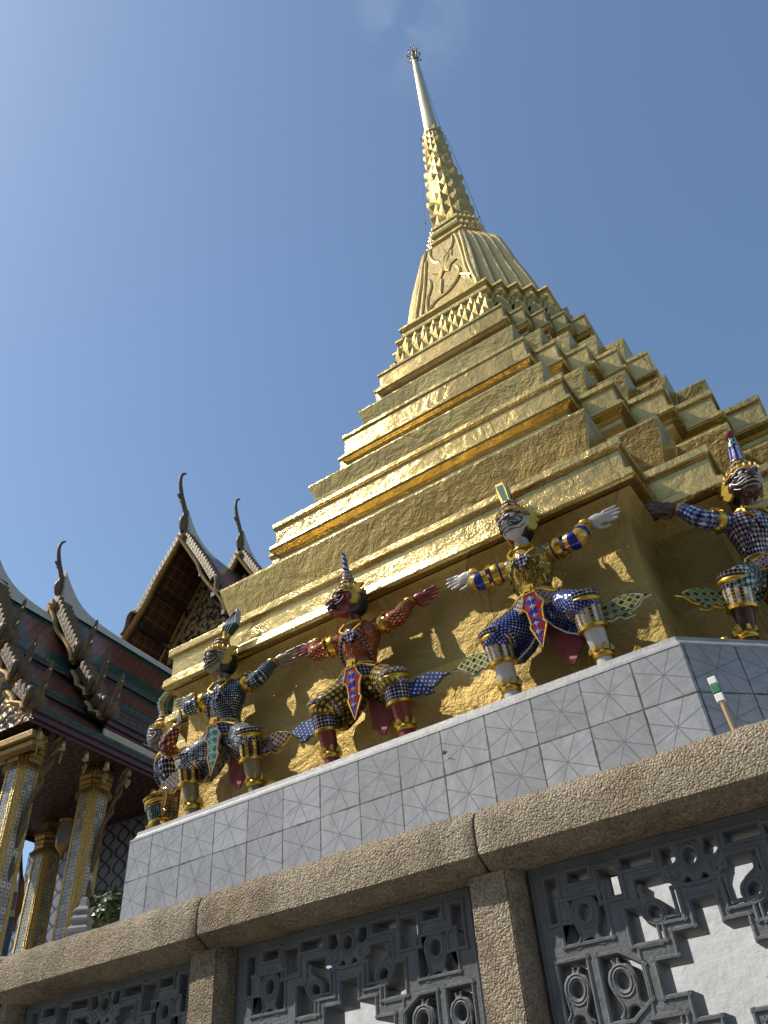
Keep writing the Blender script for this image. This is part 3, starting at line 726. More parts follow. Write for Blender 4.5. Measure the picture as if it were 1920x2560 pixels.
def fascia(v0,v1,u,z,sgn,ledge=True,parent=pav):
    """maroon moulded eave board with a cream strip of wall under it"""
    for (du,dz,w,h,m,nm) in ((.02,-.05,.09,.10,SLATE,'tile_ends'),(-.03,-.17,.06,.13,MAROON,'eave_board'),(-.09,-.27,.05,.08,MAROON,'eave_board'))+(((-.10,-.42,.06,.20,CREAM,'cream_ledge'),) if ledge else ()):
        g=G(PO); g.box((UR+sgn*(u+du),(v0+v1)/2,z+dz),(w,v1-v0,h)); g.build(nm,m,parent,smooth=None,bev=.01)
def finial(u,v,z,sgn,k=1.0,parent=pav):
    """naga finial at a roof corner: body, belly curl and flame tail"""
    g=G(PO); B=Vector((UR+sgn*u,v,z))
    X=Vector((sgn,0,0)); Zv=Vector((0,0,1)); Y=Vector((0,-1,0))
    P=lambda a,b,c=0:B+X*a*k+Zv*b*k+Y*c*k
    g.tube(spl([P(-.30,.28),P(-.18,.05),P(.0,-.06),P(.16,.0),P(.25,.16),P(.26,.36),P(.30,.66),P(.41,1.0),P(.47,1.22)],4),[.05]*5+[.075]*5+[.095]*5+[.10]*5+[.088]*4+[.075]*4+[.05]*3+[.03]*1+[.01],8,0,True,(1,.62),Y)
    for a,b in ((.34,.42),(.34,.66),(.40,.92)): g.tube([P(a-.06,b-.1),P(a+.06,b),P(a+.10,b+.09)],[.05,.035,.006],6)
    g.tube(spl([P(-.24,.42,.06),P(-.10,.52,.10),P(-.02,.40,.12),P(-.08,.16,.1),P(-.20,-.06,.08),P(-.12,-.2,.06)],4),[.035,.05,.06,.065,.07,.075,.08,.08,.08,.08,.08,.08,.075,.07,.06,.05,.045,.04,.03,.02,.01],8,0,True,(1,.7),Y)
    return g.build('naga_finial',GILTD,parent,smooth=50)
def chofa(v,z,k=1.0,parent=pav):
    g=G(PO); B=Vector((UR,v,z)); Y=Vector((0,-1,0)); Zv=Vector((0,0,1))
    P=lambda a,b:B+Y*a*k+Zv*b*k
    path=spl([P(-.02,-.45),P(.02,.0),P(.0,.25),P(-.02,.55),P(.16,.95),P(.36,1.4),P(.50,1.9),P(.50,2.25),P(.40,2.5),P(.24,2.66)],4)
    n=len(path); rad=[]
    for i in range(n):
        t=i/(n-1); rad.append(k*((.16+.10*math.sin(min(1,t/.25)*math.pi)) if t<.25 else .16*(1-t)**.8*1.0+.035 if t<.98 else .05))
    g.tube(path,rad,10,0,True,(1,.6),Y)
    g.prism([(.30,1.30),(.55,1.22),(.50,1.12),(.40,1.08),(.34,.92),(.24,.98),(.22,1.2)] and [(a*k,b*k) for a,b in [(.28,1.34),(.56,1.24),(.50,1.14),(.42,1.10),(.38,.92),(.26,.98),(.22,1.2)]],B,Y,Zv,Vector((1,0,0)),.09*k)
    return g.build('gable_horn',GILTD,parent,smooth=60)
def rake(v,pts,parent=pav,w=.30,wave=True):
    """barge boards both sides with slanted blades on top and a gold undulating face board"""
    for sgn in (1,-1):
        g=G(PO); g2=G(PO)
        for i in range(len(pts)-1):
            a,b=Vector((UR+sgn*pts[i][0],v,pts[i][1])),Vector((UR+sgn*pts[i+1][0],v,pts[i+1][1])); d=b-a; L=d.length; d.normalize(); n=Vector((-d.z*sgn,0,d.x*sgn)); n=n if n.z>0 else -n
            rot=Matrix((d,Vector((0,1,0)),d.cross(Vector((0,1,0))))).transposed()
            g.box((a+b)/2-n*.02+Vector((0,.1,0)),(L,.34,.12),0,rot)
            k=int(L/.19)
            for j in range(k):
                p=a+d*(L*(j+.5)/k); q=(-d*.85+n*.75).normalized(); s=q.cross(Vector((0,1,0)))
                r3=Matrix((q,Vector((0,1,0)),s)).transposed()
                g.box(p+n*.07+Vector((0,.14,0)),(.36,.42,.13),0,r3)
        g.build('barge_blades',GILTD,parent,smooth=None,bev=.015)
        # face board following the slope, hung a little below, with one belly per purlin
        pp=[]
        tot=len(pts)
        for i in range(len(pts)-1):
            a,b=Vector(pts[i]),Vector(pts[i+1])
            for j in range(6):
                t=j/6; p=a+(b-a)*t; pp.append(p)
        pp.append(Vector(pts[-1]))
        m=len(pp)
        path=[]
        for i,p in enumerate(pp):
            t=i/(m-1); belly=(.06*math.sin(t*math.pi*3.0) if t>.33 else 0)
            path.append(Vector((UR+sgn*(p.x-.13+belly),v-.06,p.y-.10+belly*.5)))
        g2.tube(path,[.125]*m,8,0,True,(1,.55),Vector((0,-1,0)))
        g2.build('barge_face',GILT,parent,smooth=50)
def crest(v0,v1,z,rise,parent=pav):
    """white stucco ridge that sweeps up to the gable horn"""
    g=G(PO); rings=[]
    for i in range(25):
        t=i/24; v=v0+(v1-v0)*t; r=rise*math.exp(-((v-v0)/.62)**1.15)
        wd=.07
        zz=z+r
        rings.append([(UR-wd-.25,v,z-.42),(UR-wd,v,zz-.05),(UR-.03,v,zz),(UR+.03,v,zz),(UR+wd,v,zz-.05),(UR+wd+.25,v,z-.42)])
    g.loft(rings,0,False); g.face(rings[0]); o=g.build('ridge_crest',CREAM,parent,smooth=50)
# --- four telescoping roofs -------------------------------------------------
roofs=[(10.3,12.75,13.20,[(0,13.15),(.50,12.2),(1.21,10.93)],[(1.28,10.62),(2.04,9.66)],[(2.12,9.36),(2.78,8.75)]),
       (12.37,17.6,13.78,[(0,13.70),(.55,12.75),(1.44,11.36)],[(1.52,11.05),(2.17,10.15)],[(2.25,9.95),(2.78,9.40)])]
for ri,(v0,v1,zr,t1,t2,t3) in enumerate(roofs):
    for sgn in (1,-1):
        for st in (t1,t2,t3):
            roofstrip('tiled_roof',v0+.12,v1,st,sgn,.72 if st is t1 else .22)
            fascia(v0+.1,v1,st[-1][0],st[-1][1],sgn,not(ri==0 and st is t3))
            finial(st[-1][0]+.02,v0,st[-1][1]-.02,sgn,.86 if st is t1 else .8)
    rake(v0,t1); 
    for st in (t2,t3): rake(v0+.02,st)
    crest(v0+.05-(.3 if ri==0 else 0),v1,zr,1.05); chofa(v0-.02-(.45 if ri==0 else 0),zr+.42,.60)
    # pediment behind the barge boards
    g=G(PO); a=[(UR,zr-.3),(UR+t1[1][0]-.1,t1[1][1]-.3),(UR+t1[2][0]-.2,t1[2][1]-.3),(UR+t2[1][0]-.25,t2[1][1]-.25),(UR+t3[1][0]-.3,t3[1][1]-.25),(UR+t3[1][0]-.3,t3[1][1]-.6)]
    poly=a+[(2*UR-x,z) for x,z in a[::-1]]
    g.prism(poly,(0,v0+.75,0),(1,0,0),(0,0,1),(0,1,0),.2); o=g.build('pediment',PEDI,pav,smooth=None); fix_normals(o)
    g=G(PO); g.box((UR,v0+.5,t3[1][1]-.42),(5.1,.3,.16)); g.box((UR,v0+.56,t3[1][1]-.58),(5.0,.22,.12)); g.build('gilt_beam',GILT,pav,smooth=None,bev=.02)
# lowest eave of the first roof runs on beneath the second
for sgn in (1,-1):
    roofstrip('tiled_roof',12.75,17.6,[(2.12,9.36),(2.78,8.75)],sgn,.2); fascia(12.75,17.6,2.78,8.75,sgn,False)
# main gable: deep overhang, soffit of gilded stars, carved pediment well behind
def main_gable(v0,v1,zp,k,pedback):
    sl=[(0,zp),(.95*k,zp-1.55*k),(1.62*k,zp-2.75*k),(2.25*k,zp-3.85*k)]
    for sgn in (1,-1):
        roofstrip('tiled_roof',v0+.1,v1,sl,sgn,.7)
        g=G(PO)
        for i in range(len(sl)-1):
            a,b=sl[i],sl[i+1]
            q=[(UR+sgn*(a[0]-.02),v0+.15,a[1]-.28),(UR+sgn*(b[0]-.12),v0+.15,b[1]-.24),(UR+sgn*(b[0]-.12),v0+pedback,b[1]-.24),(UR+sgn*(a[0]-.02),v0+pedback,a[1]-.28)]
            La=math.hypot(a[0],zp-a[1]); Lb=math.hypot(b[0],zp-b[1])
            g.face(q,0,[(0,La),(0,Lb),(pedback,Lb),(pedback,La)])
        g.build('gable_soffit',SOFFIT,pav,smooth=None)
        for t in (.34,.62,.86):
            i=min(int(t*3),2); f=t*3-i; u=sl[i][0]+(sl[i+1][0]-sl[i][0])*f; z=sl[i][1]+(sl[i+1][1]-sl[i][1])*f
            g=G(PO); g.box((UR+sgn*(u-.14),v0+pedback/2+.1,z-.38),(.16,pedback,.18)); g.build('purlin',DARKW,pav,smooth=None)
    rake(v0,sl); chofa(v0-.02,zp+.50,.90 if k>1 else .84); crest(v0+.05,v1,zp+.02,1.25)
    for sgn in (1,-1):
        for (u,z) in ((sl[2][0]-.02,sl[2][1]-.12),):
            g=G(PO); B=Vector((UR+sgn*u,v0-.12,z)); X=Vector((sgn,0,0)); Z=Vector((0,0,1))
            pp=spl([B+X*a+Z*b for a,b in ((-.16,.28),(.0,.40),(.14,.22),(.16,-.12),(.26,-.34),(.42,-.36))],4)
            g.tube(pp,[.06+.07*math.sin(math.pi*i/(len(pp)-1)) for i in range(len(pp))],8,0,True,(.8,1)); g.build('naga_finial',GILTD,pav,smooth=50)
        finial(sl[3][0],v0,sl[3][1],sgn,1.0)
    g=G(PO); p=[(UR,zp-.35)]+[(UR+a-.1,z-.3) for a,z in sl[1:]]; poly=p+[(2*UR-x,z) for x,z in p[:0:-1]]
    g.prism(poly,(0,v0+pedback,0),(1,0,0),(0,0,1),(0,1,0),.2); o=g.build('pediment',PEDI,pav,smooth=None); fix_normals(o)
    g=G(PO)
    for sgn in (1,-1):
        for i in range(3):
            a=Vector((UR+sgn*(sl[i][0]-.12),v0+pedback-.14,sl[i][1]-.42)); b=Vector((UR+sgn*(sl[i+1][0]-.2),v0+pedback-.14,sl[i+1][1]-.40)); g.tube([a,b],.05,6)
        g.tube([Vector((UR+sgn*.1,v0+pedback-.14,zp-1.6)),Vector((UR+sgn*1.5,v0+pedback-.14,zp-3.8))],.07,6)
    g.build('gilt_molding',GILT,pav,smooth=50)
main_gable(17.0,20.6,19.35,1.12,1.7)
main_gable(20.3,27.0,20.65,.98,1.2)
g=G(PO); g.box((UR,22.6,12.2),(3.6,7.4,6.2)); g.build('upper_wall',DARKW,pav,smooth=None)
# porch ceiling, back wall and columns
g=G(PO); g.face([(UR-2.7,10.6,8.62),(UR+2.7,10.6,8.62),(UR+2.7,17.4,8.62),(UR-2.7,17.4,8.62)],0,[(0,0),(5.4,0),(5.4,6.8),(0,6.8)]); 
def m_ceil():
    k=N('red_and_gilt_ceiling'); uv=k.coord('UV')
    vo=k.n('ShaderNodeTexVoronoi',feature='F1'); vo.inputs['Scale'].default_value=1.0; vo.inputs['Randomness'].default_value=0; k.l(uv,vo.inputs[0])
    r=k.math('FRACT',k.math('MULTIPLY',vo.outputs[0],5.0)); nz=k.noise(16,3,.6,uv)
    c=k.mix(k.math('GREATER_THAN',k.math('ADD',k.math('ABSOLUTE',k.math('SUBTRACT',r,.5)),k.math('MULTIPLY',nz,.4)),.60),(.028,.009,.007),(.10,.06,.02)); k.base(c); k.set(.5,.2); return k.mat
g.build('porch_ceiling',m_ceil(),pav,smooth=None)
def m_lattice():
    k=N('blue_grey_lattice_wall'); uv=k.coord('UV')
    sp=k.n('ShaderNodeSeparateXYZ'); k.l(uv,sp.inputs[0])
    sn=k.math('SINE',k.math('MULTIPLY',sp.outputs[1],7.5)); f=k.math('FRACT',k.math('MULTIPLY',sp.outputs[0],1.9)); 
    d1=k.math('ABSOLUTE',k.math('SUBTRACT',f,k.math('ADD',.5,k.math('MULTIPLY',sn,.38)))); d2=k.math('ABSOLUTE',k.math('SUBTRACT',f,k.math('SUBTRACT',.5,k.math('MULTIPLY',sn,.38))))
    m=k.math('LESS_THAN',k.math('MINIMUM',d1,d2),.085)
    c=k.mix(m,k.mix(k.noise(9,4,.6,uv),(.13,.14,.18),(.22,.22,.25)),(.015,.02,.05)); k.base(c); k.set(.5); k.bump(m,-.02); return k.mat
LAT=m_lattice()
g=G(PO); g.prism([(-20.2,TZ),(-12.4,TZ),(-12.4,8.5),(-20.2,8.5)],(0,16.2,0),(1,0,0),(0,0,1),(0,-1,0),.3); o=g.build('patterned_wall',LAT,pav,smooth=None); fix_normals(o)
g=G(PO); g.box((-16.0,14,TZ/2-.0+.5),(9.2,8.5,1.4)); g.build('porch_floor',MARBLE_CAP,pav,smooth=None)
def column(u,v,ztop,hw=.305):
    """mosaic pillar: redented square shaft with beaded corners under a gilt lotus capital"""
    c=Vector((u,v,0)); 
    root=bpy.data.objects.new('column',None); COL.objects.link(root); root.parent=pav; root.location=Vector((u,v,1.2))-PO
    off=Vector((u,v,1.2)); zb=1.2
    g=G(off)
    f=lambda h:[(h,-.50*h),(h,.50*h),(.86*h,.50*h),(.86*h,.69*h),(.69*h,.69*h),(.69*h,.86*h),(.50*h,.86*h),(.50*h,h)]
    def ring(h,z):
        out=[]
        q=f(h)
        for r in range(4):
            ca,sa=[(1,0),(0,1),(-1,0),(0,-1)][r]
            out+= [(u+ca*x-sa*y,v+sa*x+ca*y,z) for x,y in q]
        return out
    n=8; per=[0]; rg=ring(hw,0)
    for i in range(len(rg)): a,b=Vector(rg[i]),Vector(rg[(i+1)%len(rg)]); per.append(per[-1]+(b-a).length)
    h0,h1=hw*1.08,hw*.86
    rings=[ring(h0+(h1-h0)*k/n,zb+(ztop-zb)*k/n) for k in range(n+1)]
    uvs=[[(p,zb+(ztop-zb)*k/n) for p in per] for k in range(n+1)]
    # uv centred on each broad face
    g.loft(rings,lambda k,i:0 if i%8==0 else 1,True,False,False,uvs)
    for k,uv in enumerate(g.uv):
        i=k%32
        if i%8==0:
            w_=.55*hw*2; zz=[g.v[j].z for j in g.f[k]]
            q=.155; g.uv[k]=[(-q,zz[0]),(q,zz[1]),(q,zz[2]),(-q,zz[3])]
    g.build('shaft',[MOSB,BEAD],root,smooth=None)
    g=G(off)
    for sx,sy in ((1,-1),(1,1),(-1,-1),(-1,1)):
        for fx,fy in ((.99,.56),(.92,.70),(.80,.80),(.70,.92),(.56,.99)):
            nb=110
            pts=[]; rad=[]
            for k in range(nb):
                z=zb+(ztop-zb)*k/(nb-1); h=h0+(h1-h0)*k/(nb-1)
                pts.append((u+sx*fx*h,v+sy*fy*h,z)); rad.append(.027+(.009 if k%2 else 0))
            g.tube(pts,rad,6)
    g.build('corner_beads',BEAD,root,smooth=60)
    g=G(off); hc=hw*1.02
    sec=[(hw*.92,ztop-.06),(hc,ztop-.02),(hc*1.06,ztop+.04),(hc*.96,ztop+.08),(hc*1.12,ztop+.15),(hc*1.0,ztop+.21),(hc*1.16,ztop+.28),(hc*.92,ztop+.34),(hc*.80,ztop+.5),(hc*.86,ztop+.9),(hc*1.02,ztop+1.12)]
    g.loft([ring(h,z) for h,z in sec],0,True,False,True)
    for k in range(36):
        t=k/36*2*math.pi
        def sq(a,h):
            ca,sa=math.cos(a),math.sin(a); m=(abs(ca)**5+abs(sa)**5)**(-1/5); return Vector((u+h*m*ca,v+h*m*sa,0))
        Zv=Vector((0,0,1))
        for zz,hh,ll,o_ in ((ztop-.02,hc*.98,-.22,.02),(ztop+.30,hc*.95,.16,.05),(ztop+.92,hc*.9,.34,.16)):
            a0,a1=sq(t-.075,hh),sq(t+.075,hh); tip=sq(t,hh+o_)
            m=sq(t,hh+.05)
            g.faces([a0+Zv*zz,a1+Zv*zz,tip+Zv*(zz+ll),m+Zv*(zz+ll*.45)],[(0,1,3),(1,2,3),(2,0,3),(0,2,1)])
    g.build('lotus_capital',GILT,root,smooth=None)
    return root
C1=column(-15.0,11.3,8.05); C2=column(-15.0,13.4,8.12); C3=column(-15.0,15.75,8.12); C4=column(-18.4,15.2,7.95); C5=column(-18.4,11.3,8.05); C6=column(-18.4,13.3,8.05)
def bracket(u,v,parent=pav):
    """slender carved eave strut shaped like a rearing naga"""
    g=G(PO); P=lambda a,z:Vector((u+a-.15,v+.05,z))
    path=spl([P(.46,6.2),P(.45,6.6),P(.50,7.0),P(.64,7.35),P(.80,7.7),P(.87,8.0),P(.93,8.3),P(1.0,8.6)],5); n=len(path)
    g.tube(path,[.028+.04*math.sin(math.pi*min(1,i/(n*.6))) if i<n*.5 else .066-.03*(i/n) for i in range(n)],8,0,True,(1,.6),Vector((0,-1,0)))
    for t in (.45,.6,.75,.9):
        p=path[int(t*(n-1))]; g.tube([p,p+Vector((.16,0,.10)),p+Vector((.18,0,.26))],[.07,.05,.008],6)
    g.tube([P(.40,6.1),P(.52,6.6),P(.56,7.0)],[.015,.08,.02],8,0,True,(1,.4),Vector((0,-1,0)))
    g.tube([P(.40,5.4),P(.46,5.75),P(.42,6.05)],[.015,.06,.03],8,0,True,(1,.5),Vector((0,-1,0)))
    g.build('eave_bracket',GILTD,parent,smooth=50)
bracket(-15.0,11.3); bracket(-15.0,13.4); bracket(-15.0,15.75)
for sgn in (-1,):
    g=G(PO); P=lambda a,z:Vector((-18.4-a,15.0,z))
    g.tube(spl([P(.46,6.0),P(.44,6.6),P(.52,7.1),P(.8,7.9),P(1.0,8.6)],5),[.05]*4+[.10]*8+[.07]*9,8,0,True,(1,.6),Vector((0,-1,0))); g.build('eave_bracket',GILTD,pav,smooth=50)

# small wind bells hanging under the eave
BRZ=m_plain('pale_bell_metal',(.50,.42,.24),.35,.5,.2); LEAF=m_plain('gilt_bell_leaf',(.50,.40,.16),.35,.4,.2)
def toW(u,v,z): q=PU*u+PV*v; return Vector((q.x,q.y,z))
proto=None
bl=['wind bell with gilt leaf nearest the corner, in front of the near column capital','wind bell with gilt leaf hanging beside the top of the near eave strut','wind bell with gilt leaf hanging midway between the two front columns','wind bell with gilt leaf in front of the second column capital','wind bell with gilt leaf hanging beside the top of the second eave strut']
for i,(v,z) in enumerate(((10.85,8.52),(11.5,8.52),(12.2,8.52),(12.85,8.52),(13.55,8.62))):
    loc=toW(-14.12,v,z-.06)
    if proto is None:
        proto=thing('wind_bell',bl[0],'bell',loc,0,'wind bells under the pavilion eave')
        g=G(); g.lathe([(.012,.0),(.02,-.03),(.05,-.05),(.062,-.12),(.068,-.2),(.078,-.23),(.07,-.235)],14); g.tube([(0,0,.16),(0,0,0)],.006,5); g.build('bell_body',BRZ,proto,smooth=50)
        g=G(); g.tube([(0,0,-.2),(0,0,-.34)],.005,5); g.prism([(0,-.56),(.06,-.47),(.085,-.40),(.07,-.35),(.03,-.345),(0,-.33),(-.03,-.345),(-.07,-.35),(-.085,-.40),(-.06,-.47)],(0,0,0),(.8,-.6,0),(0,0,1),(.6,.8,0),.012); g.build('bell_leaf',LEAF,proto,smooth=None)
    else:
        r=proto.copy(); COL.objects.link(r); r.location=loc; r['label']=bl[i]
        for ch in list(proto.children): c=ch.copy(); COL.objects.link(c); c.parent=r
for k,o in enumerate([o for o in bpy.data.objects if o.name.startswith('wind_bell')]): o.rotation_euler=(0,0,.3*k)
# lantern in the porch
lp=toW(-17.15,14.6,8.05)
lan=thing('hanging_lantern','white glass lantern hanging in the shade of the porch behind the second column','lantern',lp)
g=G(lp); g.T=Matrix.Translation(lp); g.lathe([(.03,.5),(.05,.35),(.16,.28),(.20,.22),(.18,.18)],14); g.lathe([(.19,-.42),(.14,-.52),(.05,-.60),(.02,-.7)],14); g.tube([(0,0,.57),(0,0,.3)],.012,6); g.build('lantern_frame',GILT,lan,smooth=50)
g=G(lp); g.T=Matrix.Translation(lp); g.lathe([(.15,.19),(.19,.05),(.21,-.15),(.19,-.42)],14); g.build('lantern_glass',m_plain('milk_glass',(.25,.25,.235),.25,0,.1),lan,smooth=60)

# distant hall beyond the columns
D=Vector((-47,31,0)); 
dh=thing('distant_hall','low far building with white parapet, maroon band and dark blue wall seen between the columns','building',(D.x,D.y,GZ),R_(57))
def dbox(nm,z0,z1,d,m):
    g=G(); g.box((0,0,(z0+z1)/2-GZ),(24,6+d,z1-z0)); g.build(nm,m,dh,smooth=None)
dbox('wall',GZ,14.0,0,m_plain('dark_blue_wall',(.018,.03,.06),.5)); dbox('gilt_band',14.0,14.35,.25,GILT); dbox('maroon_band',14.35,15.3,.15,m_plain('maroon_render',(.13,.05,.05),.8)); dbox('parapet',15.3,15.9,.5,MARBLE_CAP)
# stone finial and clipped shrub in front of the pavilion
fl=toW(-8.78,8.0,0)
sf=thing('stone_finial','small stepped grey stone finial just above the coping left of the marble platform','finial',(fl.x,fl.y,TZ),.5)
g=G(); 
stp=[(.20,0),(.20,2.7),(.24,2.75),(.24,3.16),(.265,3.17),(.265,3.22),(.20,3.26),(.20,3.30),(.225,3.31),(.225,3.345),(.165,3.385),(.165,3.415),(.19,3.42),(.19,3.45),(.12,3.49),(.10,3.50),(.075,3.60),(.04,3.61)]
sq=lambda h,z:[(-h,-h,z),(h,-h,z),(h,h,z),(-h,h,z)]
g.loft([sq(h*.5,z-.03) for h,z in stp],0,True,True,True); g.build('finial_stone',m_plain('finial_grey_stone',(.20,.20,.20),.8,0,.2,9,.006,40),sf,smooth=None,bev=.008)
LEAFM=[m_plain('leaf_dark',(.035,.06,.018),.4,0,.35,9),m_plain('leaf_mid',(.07,.105,.03),.4,0,.35,9),m_plain('leaf_bright',(.12,.13,.04),.35,0,.35,9)]
sl_=toW(-9.35,9.0,0)
sh=thing('clipped_shrub','bushy green shrub tucked against the left end of the marble platform','shrub',(sl_.x,sl_.y,TZ))
rnd=random.Random(5); g=G()
for k in range(1500):
    th=rnd.uniform(0,6.283); zz=rnd.uniform(-1,1); rr=rnd.uniform(.62,1.0)**.5
    lump=1+.18*math.sin(th*3+zz*4)+.1*math.sin(th*7+2)
    d=Vector((math.cos(th)*math.sqrt(1-zz*zz),math.sin(th)*math.sqrt(1-zz*zz),zz))
    c=Vector((0,0,3.60))+Vector((d.x*.40,d.y*.40,d.z*.38))*rr*lump
    n=(d+Vector((rnd.uniform(-1,1),rnd.uniform(-1,1),rnd.uniform(-.3,1)))*.7).normalized(); t=n.orthogonal().normalized(); t=(Matrix.Rotation(rnd.uniform(0,6.28),3,n)@t); b=n.cross(t)
    s=rnd.uniform(.03,.05)
    g.faces([c-t*s*1.3,c+b*s*.6,c+t*s*1.4,c-b*s*.6],[(0,1,2,3)],rnd.choice([0,0,1,1,2]))
g.build('foliage',LEAFM,sh,smooth=None)
g=G(); g.tube([(0,0,0),(.02,0,1.6),(-.02,.02,3.4)],[.06,.05,.03],7)
for q in range(5): g.tube([(0,0,2.9+.1*q),(.2*math.cos(q*1.3),.2*math.sin(q*1.3),3.4+.06*q)],[.03,.01],5)
g.build('stem',m_plain('bark',(.10,.07,.05),.9),sh)
# weeds
def weed(name,label,loc,k,n,seed,nrm):
    t=thing(name,label,'weed',loc); rnd=random.Random(seed); g=G()
    for i in range(n):
        a=rnd.uniform(-1.3,1.3); L=k*rnd.uniform(.5,1); d=Vector((math.sin(a)*.8,0,math.cos(a)*.8))+Vector(nrm)*.5
        d.normalize(); s=d.cross(Vector(nrm)).normalized()*L*.16
        tip=d*L+Vector((0,0,-L*.18)); m=d*L*.55+Vector(nrm)*L*.08
        g.faces([Vector((0,0,0)),m+s,tip,m-s],[(0,1,2,3)],rnd.choice([0,1]))
    g.build('leaf',LEAFM,t,smooth=None)
weed('small_weed','small weed sprouting from a joint between the marble tiles',(-3.02,5.655,2.83),.05,10,2,(0,-1,0))
wl=Vector((AX.x+2.80,AX.y-2.40,9.04))
weed('grass_tuft','tiny grass tuft growing on the far right ledge of a gilded tier',wl,.22,9,4,(.4,-.9,0))
# marker stick behind the coping
sk=thing('marker_stick','thin wooden stick wrapped with a white and green band leaning on the coping','stick',(-.50,3.5,1.25))
g=G(); A=Vector((.016,0,.0)); B=Vector((.0,0,.34)); dd=(B-A); g.tube([A-dd*.6,A+dd*1.2],.010,8); g.build('wooden_handle',m_plain('bare_wood',(.45,.30,.15),.7),sk)
rr=Matrix((dd.normalized(),Vector((0,1,0)),dd.normalized().cross(Vector((0,1,0))))).transposed()
for a,b,m,nm in ((.92,1.04,m_plain('white_tape',(.75,.75,.72),.6,0,.08),'white_band'),(1.04,1.17,m_plain('green_tape',(.02,.17,.09),.5,0,.1),'green_band'),(1.17,1.28,None,'white_band')):
    if m is None: m=bpy.data.materials['white_tape']
    g=G(); g.box(A+dd*((a+b)/2),((b-a)*dd.length-.002,.024,.036),0,rr); g.build(nm,m,sk,smooth=None,bev=.004)
# ================================================================ guardian statues
SKINW=m_plain('white_glazed_skin',(.44,.425,.40),.3,0,.06,8); SKINR=m_plain('dark_red_skin',(.17,.022,.018),.3,0,.2,8)
SKINO=m_plain('olive_grey_skin',(.20,.165,.10),.35,.2,.2,8); SKINM=m_plain('deep_maroon_skin',(.055,.022,.020),.3,0,.2,8)
SKINK=m_plain('brown_grey_skin',(.11,.085,.07),.35,0,.2,8); PINK=m_plain('faded_pink_feet',(.42,.20,.17),.6,0,.15,10)
BLACK=m_plain('black_line',(.012,.011,.011),.4,0,.1); EYEW=m_plain('eye_white',(.52,.51,.49),.25,0,.04); SILVER=m_plain('pale_line',(.45,.43,.42),.35,.2,.1)
RED=m_plain('dull_red_cloth',(.20,.035,.03),.65,0,.25,5); DARKRED=m_plain('dark_red_mouth',(.25,.02,.015),.4)
YEL=m_plain('yellow_gilt',(.60,.40,.06),.3,.55,.25,20)
K=(.015,.013,.015); Wt=(.5,.5,.52); Go=(.50,.32,.055); Bl=(.02,.03,.20); Gr=(.02,.14,.075); Rd=(.26,.03,.025); Pu=(.10,.05,.14); Br=(.16,.06,.02)
M_GOLDSCALE=m_mosaic('gold_scale_mosaic',Go,(.45,.30,.06),K,.024,45,.2,'checker',.5,.3)
M_REDDOT=m_mosaic('red_and_gold_dot_mosaic',(.24,.04,.018),(.60,.30,.10),(.10,.018,.012),.025,45,.16,'dots',.35,.3)
M_BLKSILV=m_mosaic('black_and_silver_mosaic',K,(.42,.50,.50),(.02,.03,.035),.025,0,.16,'dots',.4,.3)
M_SILVSQ=m_mosaic('silver_square_mosaic',(.012,.012,.014),(.36,.39,.41),(.012,.012,.012),.052,35,.14,'rings',.35,.22)
M_BLUEDOT=m_mosaic('blue_and_white_dot_mosaic',(.010,.014,.11),(.28,.32,.46),(.008,.01,.05),.030,45,.12,'star',.4,.35)
M_GOLDLAT=m_mosaic('gold_lattice_mosaic',(.10,.055,.015),(.46,.34,.05),(.012,.008,.006),.040,45,.16,'checker',.4,.25)
M_WHDIA=m_mosaic('white_violet_diamond_mosaic',(.40,.40,.46),(.06,.02,.04),(.05,.02,.03),.028,45,.12,'checker',.35,.4)
M_GRNHEX=m_mosaic('green_and_white_mosaic',(.012,.07,.045),(.34,.38,.36),(.03,.02,.02),.036,20,.08,'checker',.35,.25)
M_BLKSTAR=m_mosaic('black_and_white_star_mosaic',(.012,.015,.05),(.60,.62,.66),(.01,.01,.02),.06,0,.04,'star',.35,.25)
M_TAN=m_mosaic('tan_and_brown_mosaic',(.26,.18,.085),(.17,.12,.055),(.08,.06,.04),.03,45,.2,'checker',.3,.2)
M_BLUEBAND=m_mosaic('blue_and_gold_bands',Go,Bl,(.25,.14,.02),.05,0,.02,'hstripe',.45,.15,1,.15)
M_REDSTAR=m_mosaic('red_black_star_mosaic',(.16,.02,.018),(.5,.42,.40),(.03,.01,.01),.055,45,.1,'star',.35,.3)
M_BWBAND=m_mosaic('blue_white_band_mosaic',(.28,.32,.42),(.02,.03,.14),(.02,.02,.05),.03,45,.1,'checker',.35,.35)
M_CUFFV=m_mosaic('white_gold_stripe_mosaic',(.38,.41,.43),(.10,.05,.02),(.40,.25,.05),.034,0,.14,'vstripe',.35,.2)
M_CUFFD=m_mosaic('white_diamond_band_mosaic',(.30,.30,.34),(.022,.010,.03),K,.026,45,.1,'checker',.35,.25)
M_CUFFG=m_mosaic('gold_black_stripe_mosaic',Go,(.06,.03,.02),K,.045,0,.12,'vstripe',.4,.2)
M_PANRED=m_mosaic('red_blue_star_panel',(.30,.03,.03),(.04,.03,.25),(.12,.03,.10),.085,45,.05,'checker',.3,.15)
M_PANGRN=m_mosaic('green_star_panel',(.02,.10,.07),(.03,.16,.10),(.28,.36,.32),.07,45,.05,'checker',.3,.15)
M_FLARE=m_mosaic('green_gold_lattice_mosaic',(.02,.035,.014),(.16,.16,.055),(.26,.24,.08),.05,45,.2,'checker',.35,.2)
M_FLAREW=m_mosaic('white_blue_lattice_mosaic',(.03,.035,.16),(.36,.38,.46),(.03,.04,.07),.045,20,.2,'dots',.35,.2)
